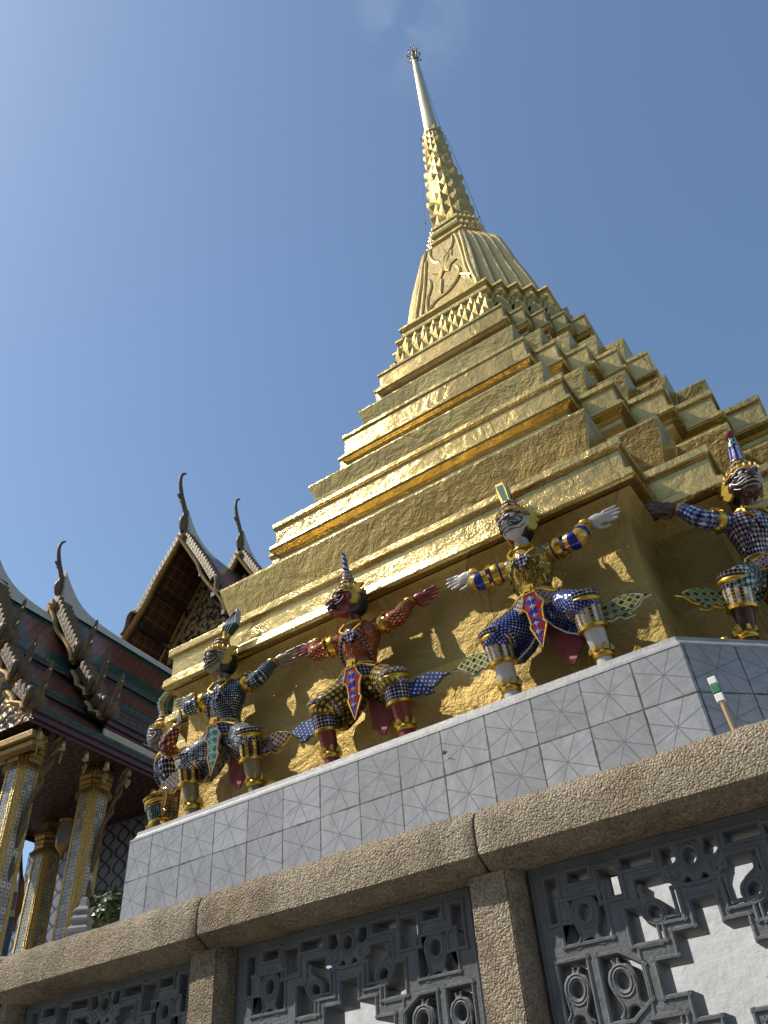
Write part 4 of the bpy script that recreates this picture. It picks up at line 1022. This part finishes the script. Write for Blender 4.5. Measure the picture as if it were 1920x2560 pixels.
M_FLARED=m_mosaic('dark_scale_mosaic',(.05,.025,.03),(.08,.05,.03),(.22,.16,.08),.045,45,.14,'checker',.35,.2)
M_SPIRAL=m_mosaic('violet_white_twist',(.035,.02,.07),(.42,.42,.50),K,.03,40,.06,'hstripe',.3,.15)
M_TIER=m_mosaic('white_blue_crown_mosaic',(.36,.38,.42),(.03,.04,.18),Go,.026,0,.16,'checker',.35,.2)

def vsph(a,b,t): return a+(b-a)*t
def make_statue(name,label,base,rz,pal,yaw=0.,pitch=0.,crown='plate',mouth=False,bare=False,lean=.10,zs=.957):
    root=thing(name,label,'statue',base,rz,'mosaic guardian statues round the stupa')
    V3=Vector
    J=dict(pel=V3((0,.0,.95)),wai=V3((0,.02,1.13)),che=V3((0,-.02,1.38)),nec=V3((0,-.02,1.58)),head=V3((0,-.10,1.83)))
    for s in (1,-1):
        J['sh',s]=V3((.255*s,.0,1.47)); J['el',s]=V3((.53*s,-.06,1.445)); J['wr',s]=V3((.60*s,.10,1.675))
        J['hip',s]=V3((.13*s,.0,.92)); J['kn',s]=V3((.425*s,-.16,.68)); J['an',s]=V3((.43*s,-.03,.20))
    ry=Matrix.Rotation(yaw,3,'Z')@Matrix.Rotation(pitch,3,'X')
    H=J['head']
    def hp(x,f,z): return H+ry@V3((x,-f,z))          # f = forward
    # ---- continuous body: everything that is skin, voxel-merged into one surface
    b=G()
    b.tube([J['pel'],J['wai'],J['che'],J['nec']],[.13,.11,.15,.08],12,0,True,(1,1.2),V3((0,-1,0)))
    b.tube([J['nec']-V3((0,0,.05)),vsph(J['nec'],H,.5),H-V3((0,0,.05))],[.085,.075,.085],12)
    b.ell(hp(0,.0,.03),(.150,.165,.185),16,0,ry)
    b.ell(hp(0,.075,-.06),(.118,.105,.095),14,0,ry)      # muzzle and jaw
    b.ell(hp(0,.085,-.125),(.085,.085,.055),12,0,ry)     # chin
    b.ell(hp(0,.135,.058),(.125,.038,.030),12,0,ry)      # brow ridge
    b.ell(hp(0,.165,.0),(.032,.045,.05),10,0,ry); 
    for s in (1,-1):
        b.ell(hp(.032*s,.165,-.018),(.026,.030,.022),8,0,ry)
        b.ell(hp(.075*s,.115,-.035),(.045,.042,.04),10,0,ry)
        b.ell(hp(.150*s,-.01,-.01),(.022,.045,.07),8,0,ry)
    if mouth:
        b.ell(hp(0,.20,.005),(.07,.085,.045),12,0,ry@Matrix.Rotation(R_(14),3,'X')); b.ell(hp(0,.175,-.13),(.065,.085,.033),12,0,ry@Matrix.Rotation(R_(-18),3,'X'))
    for s in (1,-1):
        b.tube([J['che']+V3((.1*s,0,.08)),J['sh',s],J['el',s],J['wr',s]],[.09,.075,.062,.040],10)
        b.tube([J['hip',s],J['kn',s],vsph(J['kn',s],J['an',s],.3),vsph(J['kn',s],J['an',s],.75),J['an',s],J['an',s]-V3((0,0,.14))],[.12,.10,.100,.084,.070,.07],12)
        # foot pointing outward
        a=J['an',s]; 
        b.tube([a+V3((-.03*s,.02,-.155)),a+V3((.08*s,-.03,-.15)),a+V3((.19*s,-.07,-.168)),a+V3((.255*s,-.09,-.178))],[.055,.058,.042,.022],10,0,True,(.75,1.15),V3((0,0,1)))
        if bare:
            for q in range(5): 
                o=V3((.23*s,-.125+.022*q,-.178)); b.tube([o,o+V3((.05*s,-.005,.004)),o+V3((.095*s,-.01,-.008))],[.016,.0145,.009],6)
        # open hand, palm to the front, fingers outward
        w=J['wr',s]; pd=V3((.97*s,.10,.04)).normalized(); pu=V3((0,-.15,1)); pu=(pu-pd*pu.dot(pd)).normalized(); pn=pd.cross(pu)
        rot=Matrix((pd,pu,pn)).transposed()
        b.tube([w,w+pd*.04],[.042,.045],8); b.ell(w+pd*.105,(.10,.070,.030),12,0,rot)
        for q,(o,L) in enumerate(((.056,.145),(.020,.17),(-.016,.16),(-.052,.125))):
            r0=w+pd*.175+pu*o; fan=(pd+pu*(o*1.2)).normalized()
            b.tube([r0,r0+fan*L*.5-pn*.004*s,r0+fan*L*.85+pn*.006*s,r0+fan*L+pn*.012*s],[.0180,.0168,.0140,.008],7)
        th=(pd*.62-pu*.78).normalized(); t0=w+pd*.06-pu*.045
        b.tube([t0,t0+th*.07,t0+(th*.6+pd*.4)*.13,t0+(th*.45+pd*.6)*.17],[.023,.020,.016,.009],7)
    skin=pal['skin']
    body=b.build('body',[skin],root,smooth=None)
    md=body.modifiers.new('merge','REMESH'); md.mode='VOXEL'; md.voxel_size=.0105; md.use_smooth_shade=True
    ms=body.modifiers.new('soft','SMOOTH'); ms.factor=.5; ms.iterations=3
    dg=bpy.context.evaluated_depsgraph_get(); me=bpy.data.meshes.new_from_object(body.evaluated_get(dg))
    body.modifiers.clear(); old=body.data; body.data=me; bpy.data.meshes.remove(old); me.name='body'
    if not me.materials: me.materials.append(skin)
    if bare:
        me.materials.append(PINK)
        for p in me.polygons:
            if p.center.z<.085: p.material_index=1
    def part(nm,m,fn,sm=50,lab=None):
        g=G(); fn(g); o=g.build(nm,m,root,smooth=sm)
        if lab: o['label']=lab
        return o
    # ---- face painting and eyes
    for s in (1,-1):
        g=G(); g.ell(hp(.064*s,.150,.032),(.044,.026,.034),10,0,ry); e=g.build('eye',[EYEW],root,smooth=80)
        g=G(); g.ell(hp(.066*s,.172,.032),(.019,.010,.019),8,0,ry); g.build('pupil',[BLACK],e,smooth=80)
    g=G()
    for s in (1,-1):
        g.tube(spl([hp(.012*s,.185,.05),hp(.05*s,.18,.078),hp(.10*s,.145,.088),hp(.14*s,.09,.06),hp(.15*s,.05,.085)],4),[.009]*13+[.006]*4,6)
        g.tube(spl([hp(.030*s,.178,.012),hp(.066*s,.172,.0),hp(.10*s,.140,.015),hp(.13*s,.10,.03)],4),.006,6)
        g.tube(spl([hp(.05*s,.185,-.03),hp(.085*s,.165,-.02),hp(.118*s,.125,-.035),hp(.108*s,.125,-.075),hp(.075*s,.155,-.07)],4),.0065,6)
        g.tube(spl([hp(.0,.185,-.075),hp(.05*s,.178,-.085),hp(.10*s,.125,-.075),hp(.135*s,.075,-.03)],4),.007,6)
        g.tube(spl([hp(.0,.175,-.125),hp(.055*s,.155,-.118),hp(.10*s,.09,-.10),hp(.135*s,.035,-.05)],4),.005,6)
    for s in (1,-1):
        g.tube(spl([hp(.02*s,.19,-.045),hp(.06*s,.182,-.055),hp(.125*s,.115,-.06),hp(.15*s,.06,.0),hp(.135*s,.09,.02)],4),.007,6)
        g.tube(spl([hp(.02*s,.13,.10),hp(.08*s,.12,.115),hp(.13*s,.07,.10)],4),.007,6)
    g.build('face_lines',[SILVER if pal.get('dark') else BLACK],root,smooth=70)
    g=G(); g.ell(hp(0,.172,.012),(.058,.040,.034),10,0,ry); g.build('nose_patch',[m_plain(name+'_nose',(.10,.05,.035),.35)],root,smooth=80)
    if mouth:
        g=G(); g.ell(hp(0,.215,-.062),(.052,.058,.048),12,0,ry); g.build('open_mouth',[BLACK],root,smooth=80)
        g=G()
        for s in (1,-1):
            for q in range(3): p=hp((.018+.018*q)*s,.262-.022*q,-.022); g.tube([p,p+ry@V3((0,0,-.03))],[.008,.002],5)
        g.build('teeth',[EYEW],root,smooth=70)
        g=G(); g.ell(hp(0,.21,-.098),(.036,.05,.014),10,0,ry); g.build('tongue',[DARKRED],root,smooth=80)
    else:
        for s in (1,-1):
            g=G(); p=hp(.055*s,.168,-.085); g.tube([p,p+ry@V3((.008*s,-.012,.028)),p+ry@V3((.02*s,-.012,.045))],[.008,.006,.001],5); g.build('tusk',[EYEW],root,smooth=70)
    part('hair',[BLACK],lambda g:g.ell(hp(0,-.048,-.005),(.153,.150,.172),16,0,ry))
    # ---- crown
    CR=Matrix.Translation(hp(0,-.015,.085))@ry.to_4x4(); CU=Matrix.Translation(hp(0,-.015,.085))@(Matrix.Rotation(R_(-9 if crown=='plate' else 8),3,'Y')@Matrix.Rotation(R_(-10 if crown=='plate' else -8),3,'X')).to_4x4()
    def cr(g): g.T=CR; return g

    g=cr(G()); g.lathe([(.158,-.02),(.178,.0),(.178,.022),(.160,.034),(.165,.05),(.140,.075),(.118,.115),(.100,.135),(.105,.15),(.080,.175),(.070,.21),(.055,.235)],22)
    for k in range(18):
        q=k/18*2*math.pi; p=V3((.176*math.cos(q),.176*math.sin(q),.02)); g.tube([p,p*1.02+V3((0,0,.03)),p*.96+V3((0,0,.062))],[.016,.014,.002],5)
    g.build('crown_cap',[GOLDTRIM],root,smooth=50)
    g=cr(G()); g.lathe([(.109,.128),(.116,.136),(.116,.152),(.108,.160)],20); g.lathe([(.074,.205),(.080,.212),(.080,.226),(.072,.234)],20); g.lathe([(.181,-.012),(.186,-.004),(.186,.006),(.180,.012)],22); g.build('crown_band',[M_TIER],root,smooth=50)
    Zc=.225
    if crown=='plate':
        CR=CU; g=cr(G()); g.prism([(-.045,0),(.045,0),(.06,.30),(.055,.42),(-.035,.44),(-.05,.30)],(0,0,Zc),(1,0,0),(0,0,1),(0,1,0),.07); g.build('crown_plume',[YEL],root,smooth=None,bev=.006)
        g=cr(G()); g.prism([(-.02,.07),(.03,.07),(.045,.38),(-.03,.40)],(0,-.037,Zc),(1,0,0),(0,0,1),(0,1,0),.006); g.prism([(-.028,.06),(.028,.06),(.028,.39),(-.028,.40)],(.058,0,Zc),(0,1,0),(.05,0,1),(1,0,0),.012); g.build('plume_inlay',[m_plain('dark_green_inlay',(.02,.09,.07),.25,.2)],root,smooth=None)
    elif crown=='twist':
        g=cr(G()); pts=[V3((.012*math.sin(t*3),0,Zc+t*.40)) for t in [i/16 for i in range(17)]]; pts[-1]+=V3((.03,0,0)); g.tube(pts,[.052*(1-.55*i/16)-(.0 if i%2 else .006) for i in range(17)],10); g.build('crown_spiral',[M_SPIRAL],root,smooth=70)
        g=cr(G()); g.lathe([(.062,Zc-.01),(.066,Zc+.03),(.052,Zc+.10),(.058,Zc+.105),(.05,Zc+.115)],16); g.build('crown_collar',[M_TIER],root,smooth=50)
    elif crown=='feather':
        CR=CU
        g=cr(G()); g.lathe([(.06,Zc),(.045,Zc+.06),(.052,Zc+.08),(.055,Zc+.12)],14); g.build('crown_stem',[GOLDTRIM],root,smooth=50)
        f=[(-.055,.10),(.055,.10),(.135,.20),(.155,.30),(.14,.40),(.115,.47),(.06,.40),(-.03,.30),(-.07,.20)]
        lo=[f[0],f[1],f[2],(.15,.235),(-.062,.235),f[8]]; hi=[(-.060,.237),(.15,.237),f[3],f[4],f[5],f[6],f[7]]
        g=cr(G()); g.prism(lo,(0,0,Zc),(1,0,0),(0,0,1),(0,1,0),.08); g.build('plume_base',[m_plain('green_glass',(.03,.09,.05),.2,.3)],root,smooth=None,bev=.01)
        g=cr(G()); g.prism(hi,(0,0,Zc),(1,0,0),(0,0,1),(0,1,0),.07); g.build('plume_tip',[m_plain('pale_grey_glass',(.42,.48,.52),.2,.3)],root,smooth=None,bev=.01)
        g=cr(G())
        for q in range(4): g.tube(spl([V3((-.05+.04*q,-.043,Zc+.11)),V3((-.03+.05*q,-.044,Zc+.22)),V3((.02+.04*q,-.040,Zc+.33)),V3((.085+.012*q,-.037,Zc+.42))],4),.004,5)
        g.build('plume_lines',[BLACK],root,smooth=60)
    elif crown=='stack':
        g=cr(G()); g.lathe([(.060,Zc),(.066,Zc+.02),(.055,Zc+.10),(.050,Zc+.18),(.056,Zc+.19)],16); g.build('crown_collar',[m_mosaic('blue_white_flute',(.55,.57,.66),(.03,.045,.30),(.05,.05,.1),.022,0,.05,'vstripe',.3,.2)],root,smooth=50)
        g=cr(G()); g.lathe([(.048,Zc+.19),(.052,Zc+.22),(.036,Zc+.25),(.040,Zc+.29),(.028,Zc+.31)],14); g.build('crown_knob',[M_GRNHEX],root,smooth=50)
        g=cr(G()); g.lathe([(.030,Zc+.31),(.062,Zc+.35),(.058,Zc+.37),(.01,Zc+.375)],14); g.build('crown_cup',[RED],root,smooth=50)
    elif crown=='bent':
        g=cr(G()); g.tube(spl([V3((0,0,Zc-.01)),V3((0,-.01,Zc+.12)),V3((.0,-.02,Zc+.24)),V3((.05,.03,Zc+.31)),V3((.15,.10,Zc+.34)),V3((.24,.16,Zc+.35))],4),[.055]*5+[.062]*6+[.055]*4+[.045]*4+[.03,.02],10,0,True,(1,.75)); g.build('crown_plume',[m_mosaic('green_gold_plume_mosaic',(.03,.13,.09),Go,(.45,.45,.4),.05,0,.12,'vstripe',.35,.2)],root,smooth=60)
        g=cr(G()); g.prism([(-.05,0),(.05,0),(.02,.10),(-.02,.11)],(.24,.16,Zc+.29),(1,0,0),(0,0,1),(.3,1,0),.03); g.build('plume_tip',[YEL],root,smooth=None)
    for s in (1,-1):
        fl=[(-.05,-.12),(.02,-.13),(.075,-.06),(.055,-.02),(.12,.01),(.09,.05),(.15,.10),(.085,.115),(.03,.09),(-.03,.10),(-.05,.02)]
        g=G(); g.prism(fl,hp(.158*s,-.045,.02),ry@V3((.35*s,.93,0)),ry@V3((0,0,1)),ry@V3((.93*s,-.35,0)),.032); g.build('ear_ornament',[YEL],root,smooth=None,bev=.006)
    # ---- clothes
    def ring(z,rx,ry_,cyy,n=24,cx=0): return [V3((cx+rx*math.cos(t),cyy+ry_*math.sin(t),z)) for t in [2*math.pi*i/n for i in range(n)]]
    def ovals(g,lv,n=24):
        rs=[ring(z,a,c,y,n) for z,a,c,y in lv]; mr=max(l[1] for l in lv)
        g.loft(rs,0,True,True,True,[[(2*math.pi*i/n*mr*.85,l[0]) for i in range(n+1)] for l in lv])
    part('tunic',[pal['tunic']],lambda g:ovals(g,[(1.02,.175,.15,.01),(1.10,.148,.125,.01),(1.18,.150,.125,.005),(1.28,.192,.150,-.005),(1.38,.238,.172,-.012),(1.45,.245,.165,-.008),(1.51,.215,.135,-.005),(1.555,.135,.105,-.01),(1.60,.098,.095,-.015)]))
    part('collar',[GOLDTRIM],lambda g:(g.tube([V3((.112*math.cos(t),-.012+.108*math.sin(t),1.575+.012*math.sin(t))) for t in [2*math.pi*i/20 for i in range(20)]],.018,7,closed=True),
        [g.tube(spl([V3((.10*s,-.105,1.575)),V3((.13*s,-.160,1.48)),V3((.07*s,-.188,1.42)),V3((0,-.192,1.38))],4),.015,6) for s in (1,-1)]))
    part('chest_strap',[M_CUFFD if not pal.get('strapG') else M_FLARE],lambda g:[g.tube(spl([V3((.06*s,-.19,1.41)),V3((.13*s,-.178,1.30)),V3((.165*s,-.115,1.20)),V3((.15*s,-.05,1.13))],4),.022,7,0,True,(.6,1)) for s in (1,-1)])
    def med(g):
        g.ell((0,-.192,1.395),(.045,.022,.055),10); g.prism([(0,-.075),(.05,-.02),(.075,.045),(0,.035),(-.075,.045),(-.05,-.02)],(0,-.190,1.36),(1,0,0),(0,0,1),(0,-1,0),.03)
    part('chest_pendant',[pal.get('pend',M_CUFFD)],med)
    for s in (1,-1):
        a,b_,c=J['sh',s],J['el',s],J['wr',s]
        part('sleeve',[pal['sleeve']],lambda g:g.tube(spl([a-V3((.03*s,0,0)),vsph(a,b_,.5),b_,vsph(b_,c,.6),vsph(b_,c,.92)],4),[.090]*4+[.086]*4+[.079]*4+[.064]*4+[.056],14))
        part('shoulder_guard',[GOLDTRIM],lambda g:(g.tube([vsph(a,b_,.16),vsph(a,b_,.22),vsph(a,b_,.34),vsph(a,b_,.42)],[.098,.106,.096,.090],14),[g.tube([vsph(a,b_,.42)+V3((0,.098*math.cos(q),.098*math.sin(q))),vsph(a,b_,.55)+V3((0,.099*math.cos(q),.099*math.sin(q)))],[.03,.003],5) for q in [2*math.pi*i/7 for i in range(7)]]))
        part('bracelet',[GOLDTRIM],lambda g:g.tube([vsph(b_,c,.80),vsph(b_,c,.84),vsph(b_,c,.96),vsph(b_,c,1.0)],[.058,.068,.066,.056],12))
        h,kn,an=J['hip',s],J['kn',s],J['an',s]
        part('trouser_leg',[pal['trousers']],lambda g:g.tube(spl([h+V3((-.05*s,.01,-.04)),h+V3((.06*s,-.02,-.03)),vsph(h,kn,.55)+V3((0,0,.015)),kn+V3((-.03*s,.0,.035)),kn+V3((0,.01,-.06))],4),[.142]*3+[.152]*3+[.156]*3+[.150]*3+[.138]*3+[.128,.12],18,0,True,(1,.95)))
        td=(kn-h).normalized()
        for f_,m_,r_ in ((.90,GOLDTRIM,.150),(.77,pal['inlay'],.158)):
            c_=vsph(h,kn,f_)+V3((0,0,.012)); part('thigh_band',[m_],lambda g:g.tube([c_-td*.022,c_-td*.016,c_+td*.016,c_+td*.022],[r_-.02,r_,r_,r_-.02],18,0,True,(1,.95)))
        sd=(an-kn).normalized(); ct=kn+V3((.005*s,.008,.04)); cb=vsph(kn,an,.46)
        part('knee_cuff',[pal['cuff']],lambda g:g.tube([ct,vsph(ct,cb,.4),cb],[.132,.127,.118],18,0,False))
        part('cuff_band',[GOLDTRIM],lambda g:(g.tube([ct-sd*.035,ct-sd*.02,ct+sd*.015,ct+sd*.03],[.13,.146,.146,.128],18),g.tube([cb-sd*.025,cb-sd*.015,cb+sd*.015,cb+sd*.02],[.116,.131,.131,.10],18)))
        part('cuff_inlay',[pal['inlay']],lambda g:(g.tube([ct-sd*.085,ct-sd*.075,ct-sd*.050,ct-sd*.040],[.138,.153,.152,.138],18),g.tube([ct+sd*.035,ct+sd*.04,ct+sd*.065,ct+sd*.07],[.128,.138,.137,.126],18)))
        # flame-shaped flare behind the knee
        fo=[(0,-.055),(.07,-.075),(.13,-.055),(.17,-.095),(.25,-.085),(.22,-.055),(.185,-.03),(.25,-.03),(.30,.0),(.345,.055),(.42,.07),(.36,.085),(.30,.12),(.22,.145),(.12,.13),(.05,.10),(0,.06)]
        fc=vsph(kn,an,.24)+V3((.105*s,.05,.0))
        part('knee_flare',[pal['flare']],lambda g:g.prism(fo,fc,V3((s,.12,0)),V3((0,0,1)),V3((-.12,s,0)),.045))
        part('flare_rim',[pal['rim']],lambda g:g.tube([fc+V3((s,.12,0))*p[0]+V3((0,-.018,1))*p[1] for p in fo],.013,6,closed=True))
        part('anklet',[GOLDTRIM],lambda g:(g.tube([an+V3((0,0,.03)),an+V3((0,0,.015)),an+V3((0,0,-.025)),an+V3((0,0,-.04))],[.078,.090,.090,.078],16),[g.tube([an+V3((.080*math.cos(q),.080*math.sin(q),.02)),an+V3((.088*math.cos(q),.088*math.sin(q),.06)),an+V3((.082*math.cos(q),.082*math.sin(q),.125))],[.03,.024,.003],5) for q in [2*math.pi*i/7 for i in range(7)]]))
        if not bare:
            part('upturned_shoe',[pal.get('shoe',GOLDTRIM)],lambda g:g.tube(spl([an+V3((-.05*s,.03,-.165)),an+V3((.06*s,-.02,-.158)),an+V3((.17*s,-.06,-.165)),an+V3((.27*s,-.09,-.165)),an+V3((.33*s,-.10,-.10))],4),[.065]*4+[.070]*4+[.058]*4+[.04]*4+[.008],12,0,True,(.62,1.1),V3((0,0,1))))
    part('belt',[pal['belt']],lambda g:ovals(g,[(.93,.228,.192,.01),(.99,.222,.188,.01),(1.05,.190,.165,.01),(1.085,.165,.145,.01)]))
    part('belt_rim',[GOLDTRIM],lambda g:[g.tube([V3((rx*math.cos(t),.01+ry2*math.sin(t),z)) for t in [2*math.pi*i/24 for i in range(24)]],.013,6,closed=True) for z,rx,ry2 in ((.93,.236,.20),(1.085,.170,.15),(1.03,.208,.18))])
    for s in (1,-1):
        hs=[(.0,.05),(.09,.06),(.20,.03),(.245,.07),(.23,-.02),(.17,-.075),(.06,-.085),(.0,-.06)]
        part('hip_sash',[pal['belt']],lambda g:g.prism(hs,V3((.035*s,-.205,.97)),V3((s*.9,.42,-.12)),V3((-.1*s,-.15,1)),V3((.42*s,-.9,0)),.05))
        part('sash_rim',[GOLDTRIM],lambda g:g.tube([V3((.035*s,-.205,.97))+V3((s*.9,.42,-.12))*p[0]+V3((-.1*s,-.15,1))*p[1]+V3((.42*s,-.9,0))*.02 for p in hs],.013,6,closed=True))
    part('buckle',[GOLDTRIM],lambda g:(g.box((0,-.205,1.045),(.10,.05,.10),0,Matrix.Rotation(R_(12),3,'Y')),g.box((0,-.235,1.045),(.055,.02,.055),0,Matrix.Rotation(R_(12),3,'Y'))),None)
    lo=[(-.055,1.0),(.055,1.0),(.075,.93),(.115,.86),(.085,.80),(.075,.66),(.095,.62),(.06,.52),(.012,.37),(-.03,.52),(-.06,.62),(-.045,.66),(-.06,.80),(-.10,.86),(-.07,.93)]
    part('loin_panel',[pal['panel']],lambda g:g.prism(lo,(0,-.225,0),(1,0,0),(0,0,1),(0,-1,0),.03))
    part('panel_rim',[pal.get('prim',GOLDTRIM)],lambda g:g.tube([V3((x,-.238,z)) for x,z in lo],.011,6,closed=True))
    def stars(g):
        for q,z in enumerate((.93,.84,.74,.65,.55)):
            for a in range(4):
                d=V3((math.cos(a*math.pi/4),0,math.sin(a*math.pi/4)))*(.036 if a%2==0 else .026)
                g.tube([V3((.004,-.245,z))-d,V3((.004,-.248,z)),V3((.004,-.245,z))+d],[.002,.007,.002],4)
    part('panel_stars',[EYEW],stars,None)
    tl=[(-.05,.86),(.30,.80),(.30,.50),(.27,.42),(.24,.36),(.19,.30),(.15,.26),(.10,.285),(.06,.35),(.01,.375),(.03,.45)]
    def tail(g):
        rings=[]
        for j in range(2): pass
        P=[V3((x,.05+.05*math.sin(z*9+x*7),z)) for x,z in tl]; Q=[p+V3((0,.016,0)) for p in P]
        g.face(P); g.face(Q[::-1]); n=len(P)
        for i in range(n): g.face([P[(i+1)%n],P[i],Q[i],Q[(i+1)%n]])
    part('coat_tail',[RED],tail,None)
    # black-backed skirt fold under each thigh with a light hem
    for s in (1,-1):
        sk=[(.0,.95),(.20,.93),(.40,.82),(.44,.66),(.40,.52),(.30,.50),(.18,.58),(.08,.70),(.02,.82)]
        part('skirt_fold',[pal['trousers']],lambda g:g.prism([(x*s,z) for x,z in sk],(0,.03,0),(1,0,0),(0,0,1),(0,1,0),.10))
        part('skirt_hem',[pal.get('hem',GOLDTRIM)],lambda g:g.tube([V3((x*s,-.026,z)) for x,z in sk[3:]],.010,6))
    for o in bpy.data.objects:
        if o.type=='MESH' and (o.parent==root or (o.parent and o.parent.parent==root)):
            for v in o.data.vertices:
                z=v.co.z; v.co.y-=lean*max(0,z-.75)
                if z>1.56: v.co.x*=1-.10*min(1,(z-1.56)/.1)*(1 if abs(v.co.x)<.3 else 0)
                v.co.z=z*.87 if z<1.02 else (.8874+(z-1.02)*1.0 if z<1.58 else 1.4474+(z-1.58)*.86)
            o.data.update()
    return root
ZB=3.172; YS=5.98
p4=dict(skin=SKINW,tunic=M_GOLDSCALE,sleeve=M_BLUEBAND,trousers=M_BLUEDOT,cuff=M_CUFFV,inlay=M_CUFFD,flare=M_FLARE,rim=EYEW,belt=M_TIER,panel=M_PANRED,strapG=1,hem=EYEW)
p3=dict(skin=SKINR,tunic=M_REDDOT,sleeve=M_REDDOT,trousers=M_GOLDLAT,cuff=M_CUFFD,inlay=M_TIER,flare=M_FLAREW,rim=m_plain('dark_green_rim',(.02,.07,.03),.4),belt=M_CUFFD,panel=M_PANRED,hem=BLACK)
p2=dict(skin=SKINO,tunic=M_BLKSILV,sleeve=M_BLKSILV,trousers=M_SILVSQ,cuff=M_CUFFG,inlay=M_CUFFD,flare=M_FLARED,rim=YEL,belt=M_BWBAND,panel=M_PANGRN,prim=m_plain('copper_rim',(.45,.17,.07),.35,.5))
p5=dict(skin=SKINM,dark=1,tunic=M_WHDIA,sleeve=M_BWBAND,trousers=M_GRNHEX,cuff=M_CUFFV,inlay=M_CUFFD,flare=M_FLARE,rim=YEL,belt=M_TIER,panel=M_PANRED)
p1=dict(skin=SKINK,dark=1,tunic=M_BLKSTAR,sleeve=M_REDSTAR,trousers=M_TAN,cuff=M_BLKSILV,inlay=M_GOLDSCALE,flare=M_FLARED,rim=YEL,belt=M_BWBAND,panel=M_PANGRN)
make_statue('guardian_statue','white-faced mosaic guardian in dark blue trousers and gold scale tunic under a flat gold plume',(-2.03,YS,ZB),0,p4,R_(-14),R_(4),'plate')
make_statue('guardian_statue','red-skinned open-mouthed mosaic guardian with a twisted violet and white crown',(-3.98,YS,ZB),0,p3,R_(-55),R_(2),'twist',True,True)
make_statue('guardian_statue','grey-faced mosaic guardian with a green and pale feather crown and silver-squared trousers',(-5.80,YS,ZB),0,p2,R_(-38),R_(0),'feather')
make_statue('guardian_statue','dark maroon-faced mosaic guardian on the shaded platform side, cut by the right edge',(-.27,6.80,ZB),R_(45),p5,R_(-16),0,'stack',lean=.17)
make_statue('guardian_statue','profile mosaic guardian with a bent green crown plume at the far left platform corner',(-7.48,6.80,ZB),R_(-45),p1,R_(-8),0,'bent',lean=.10)
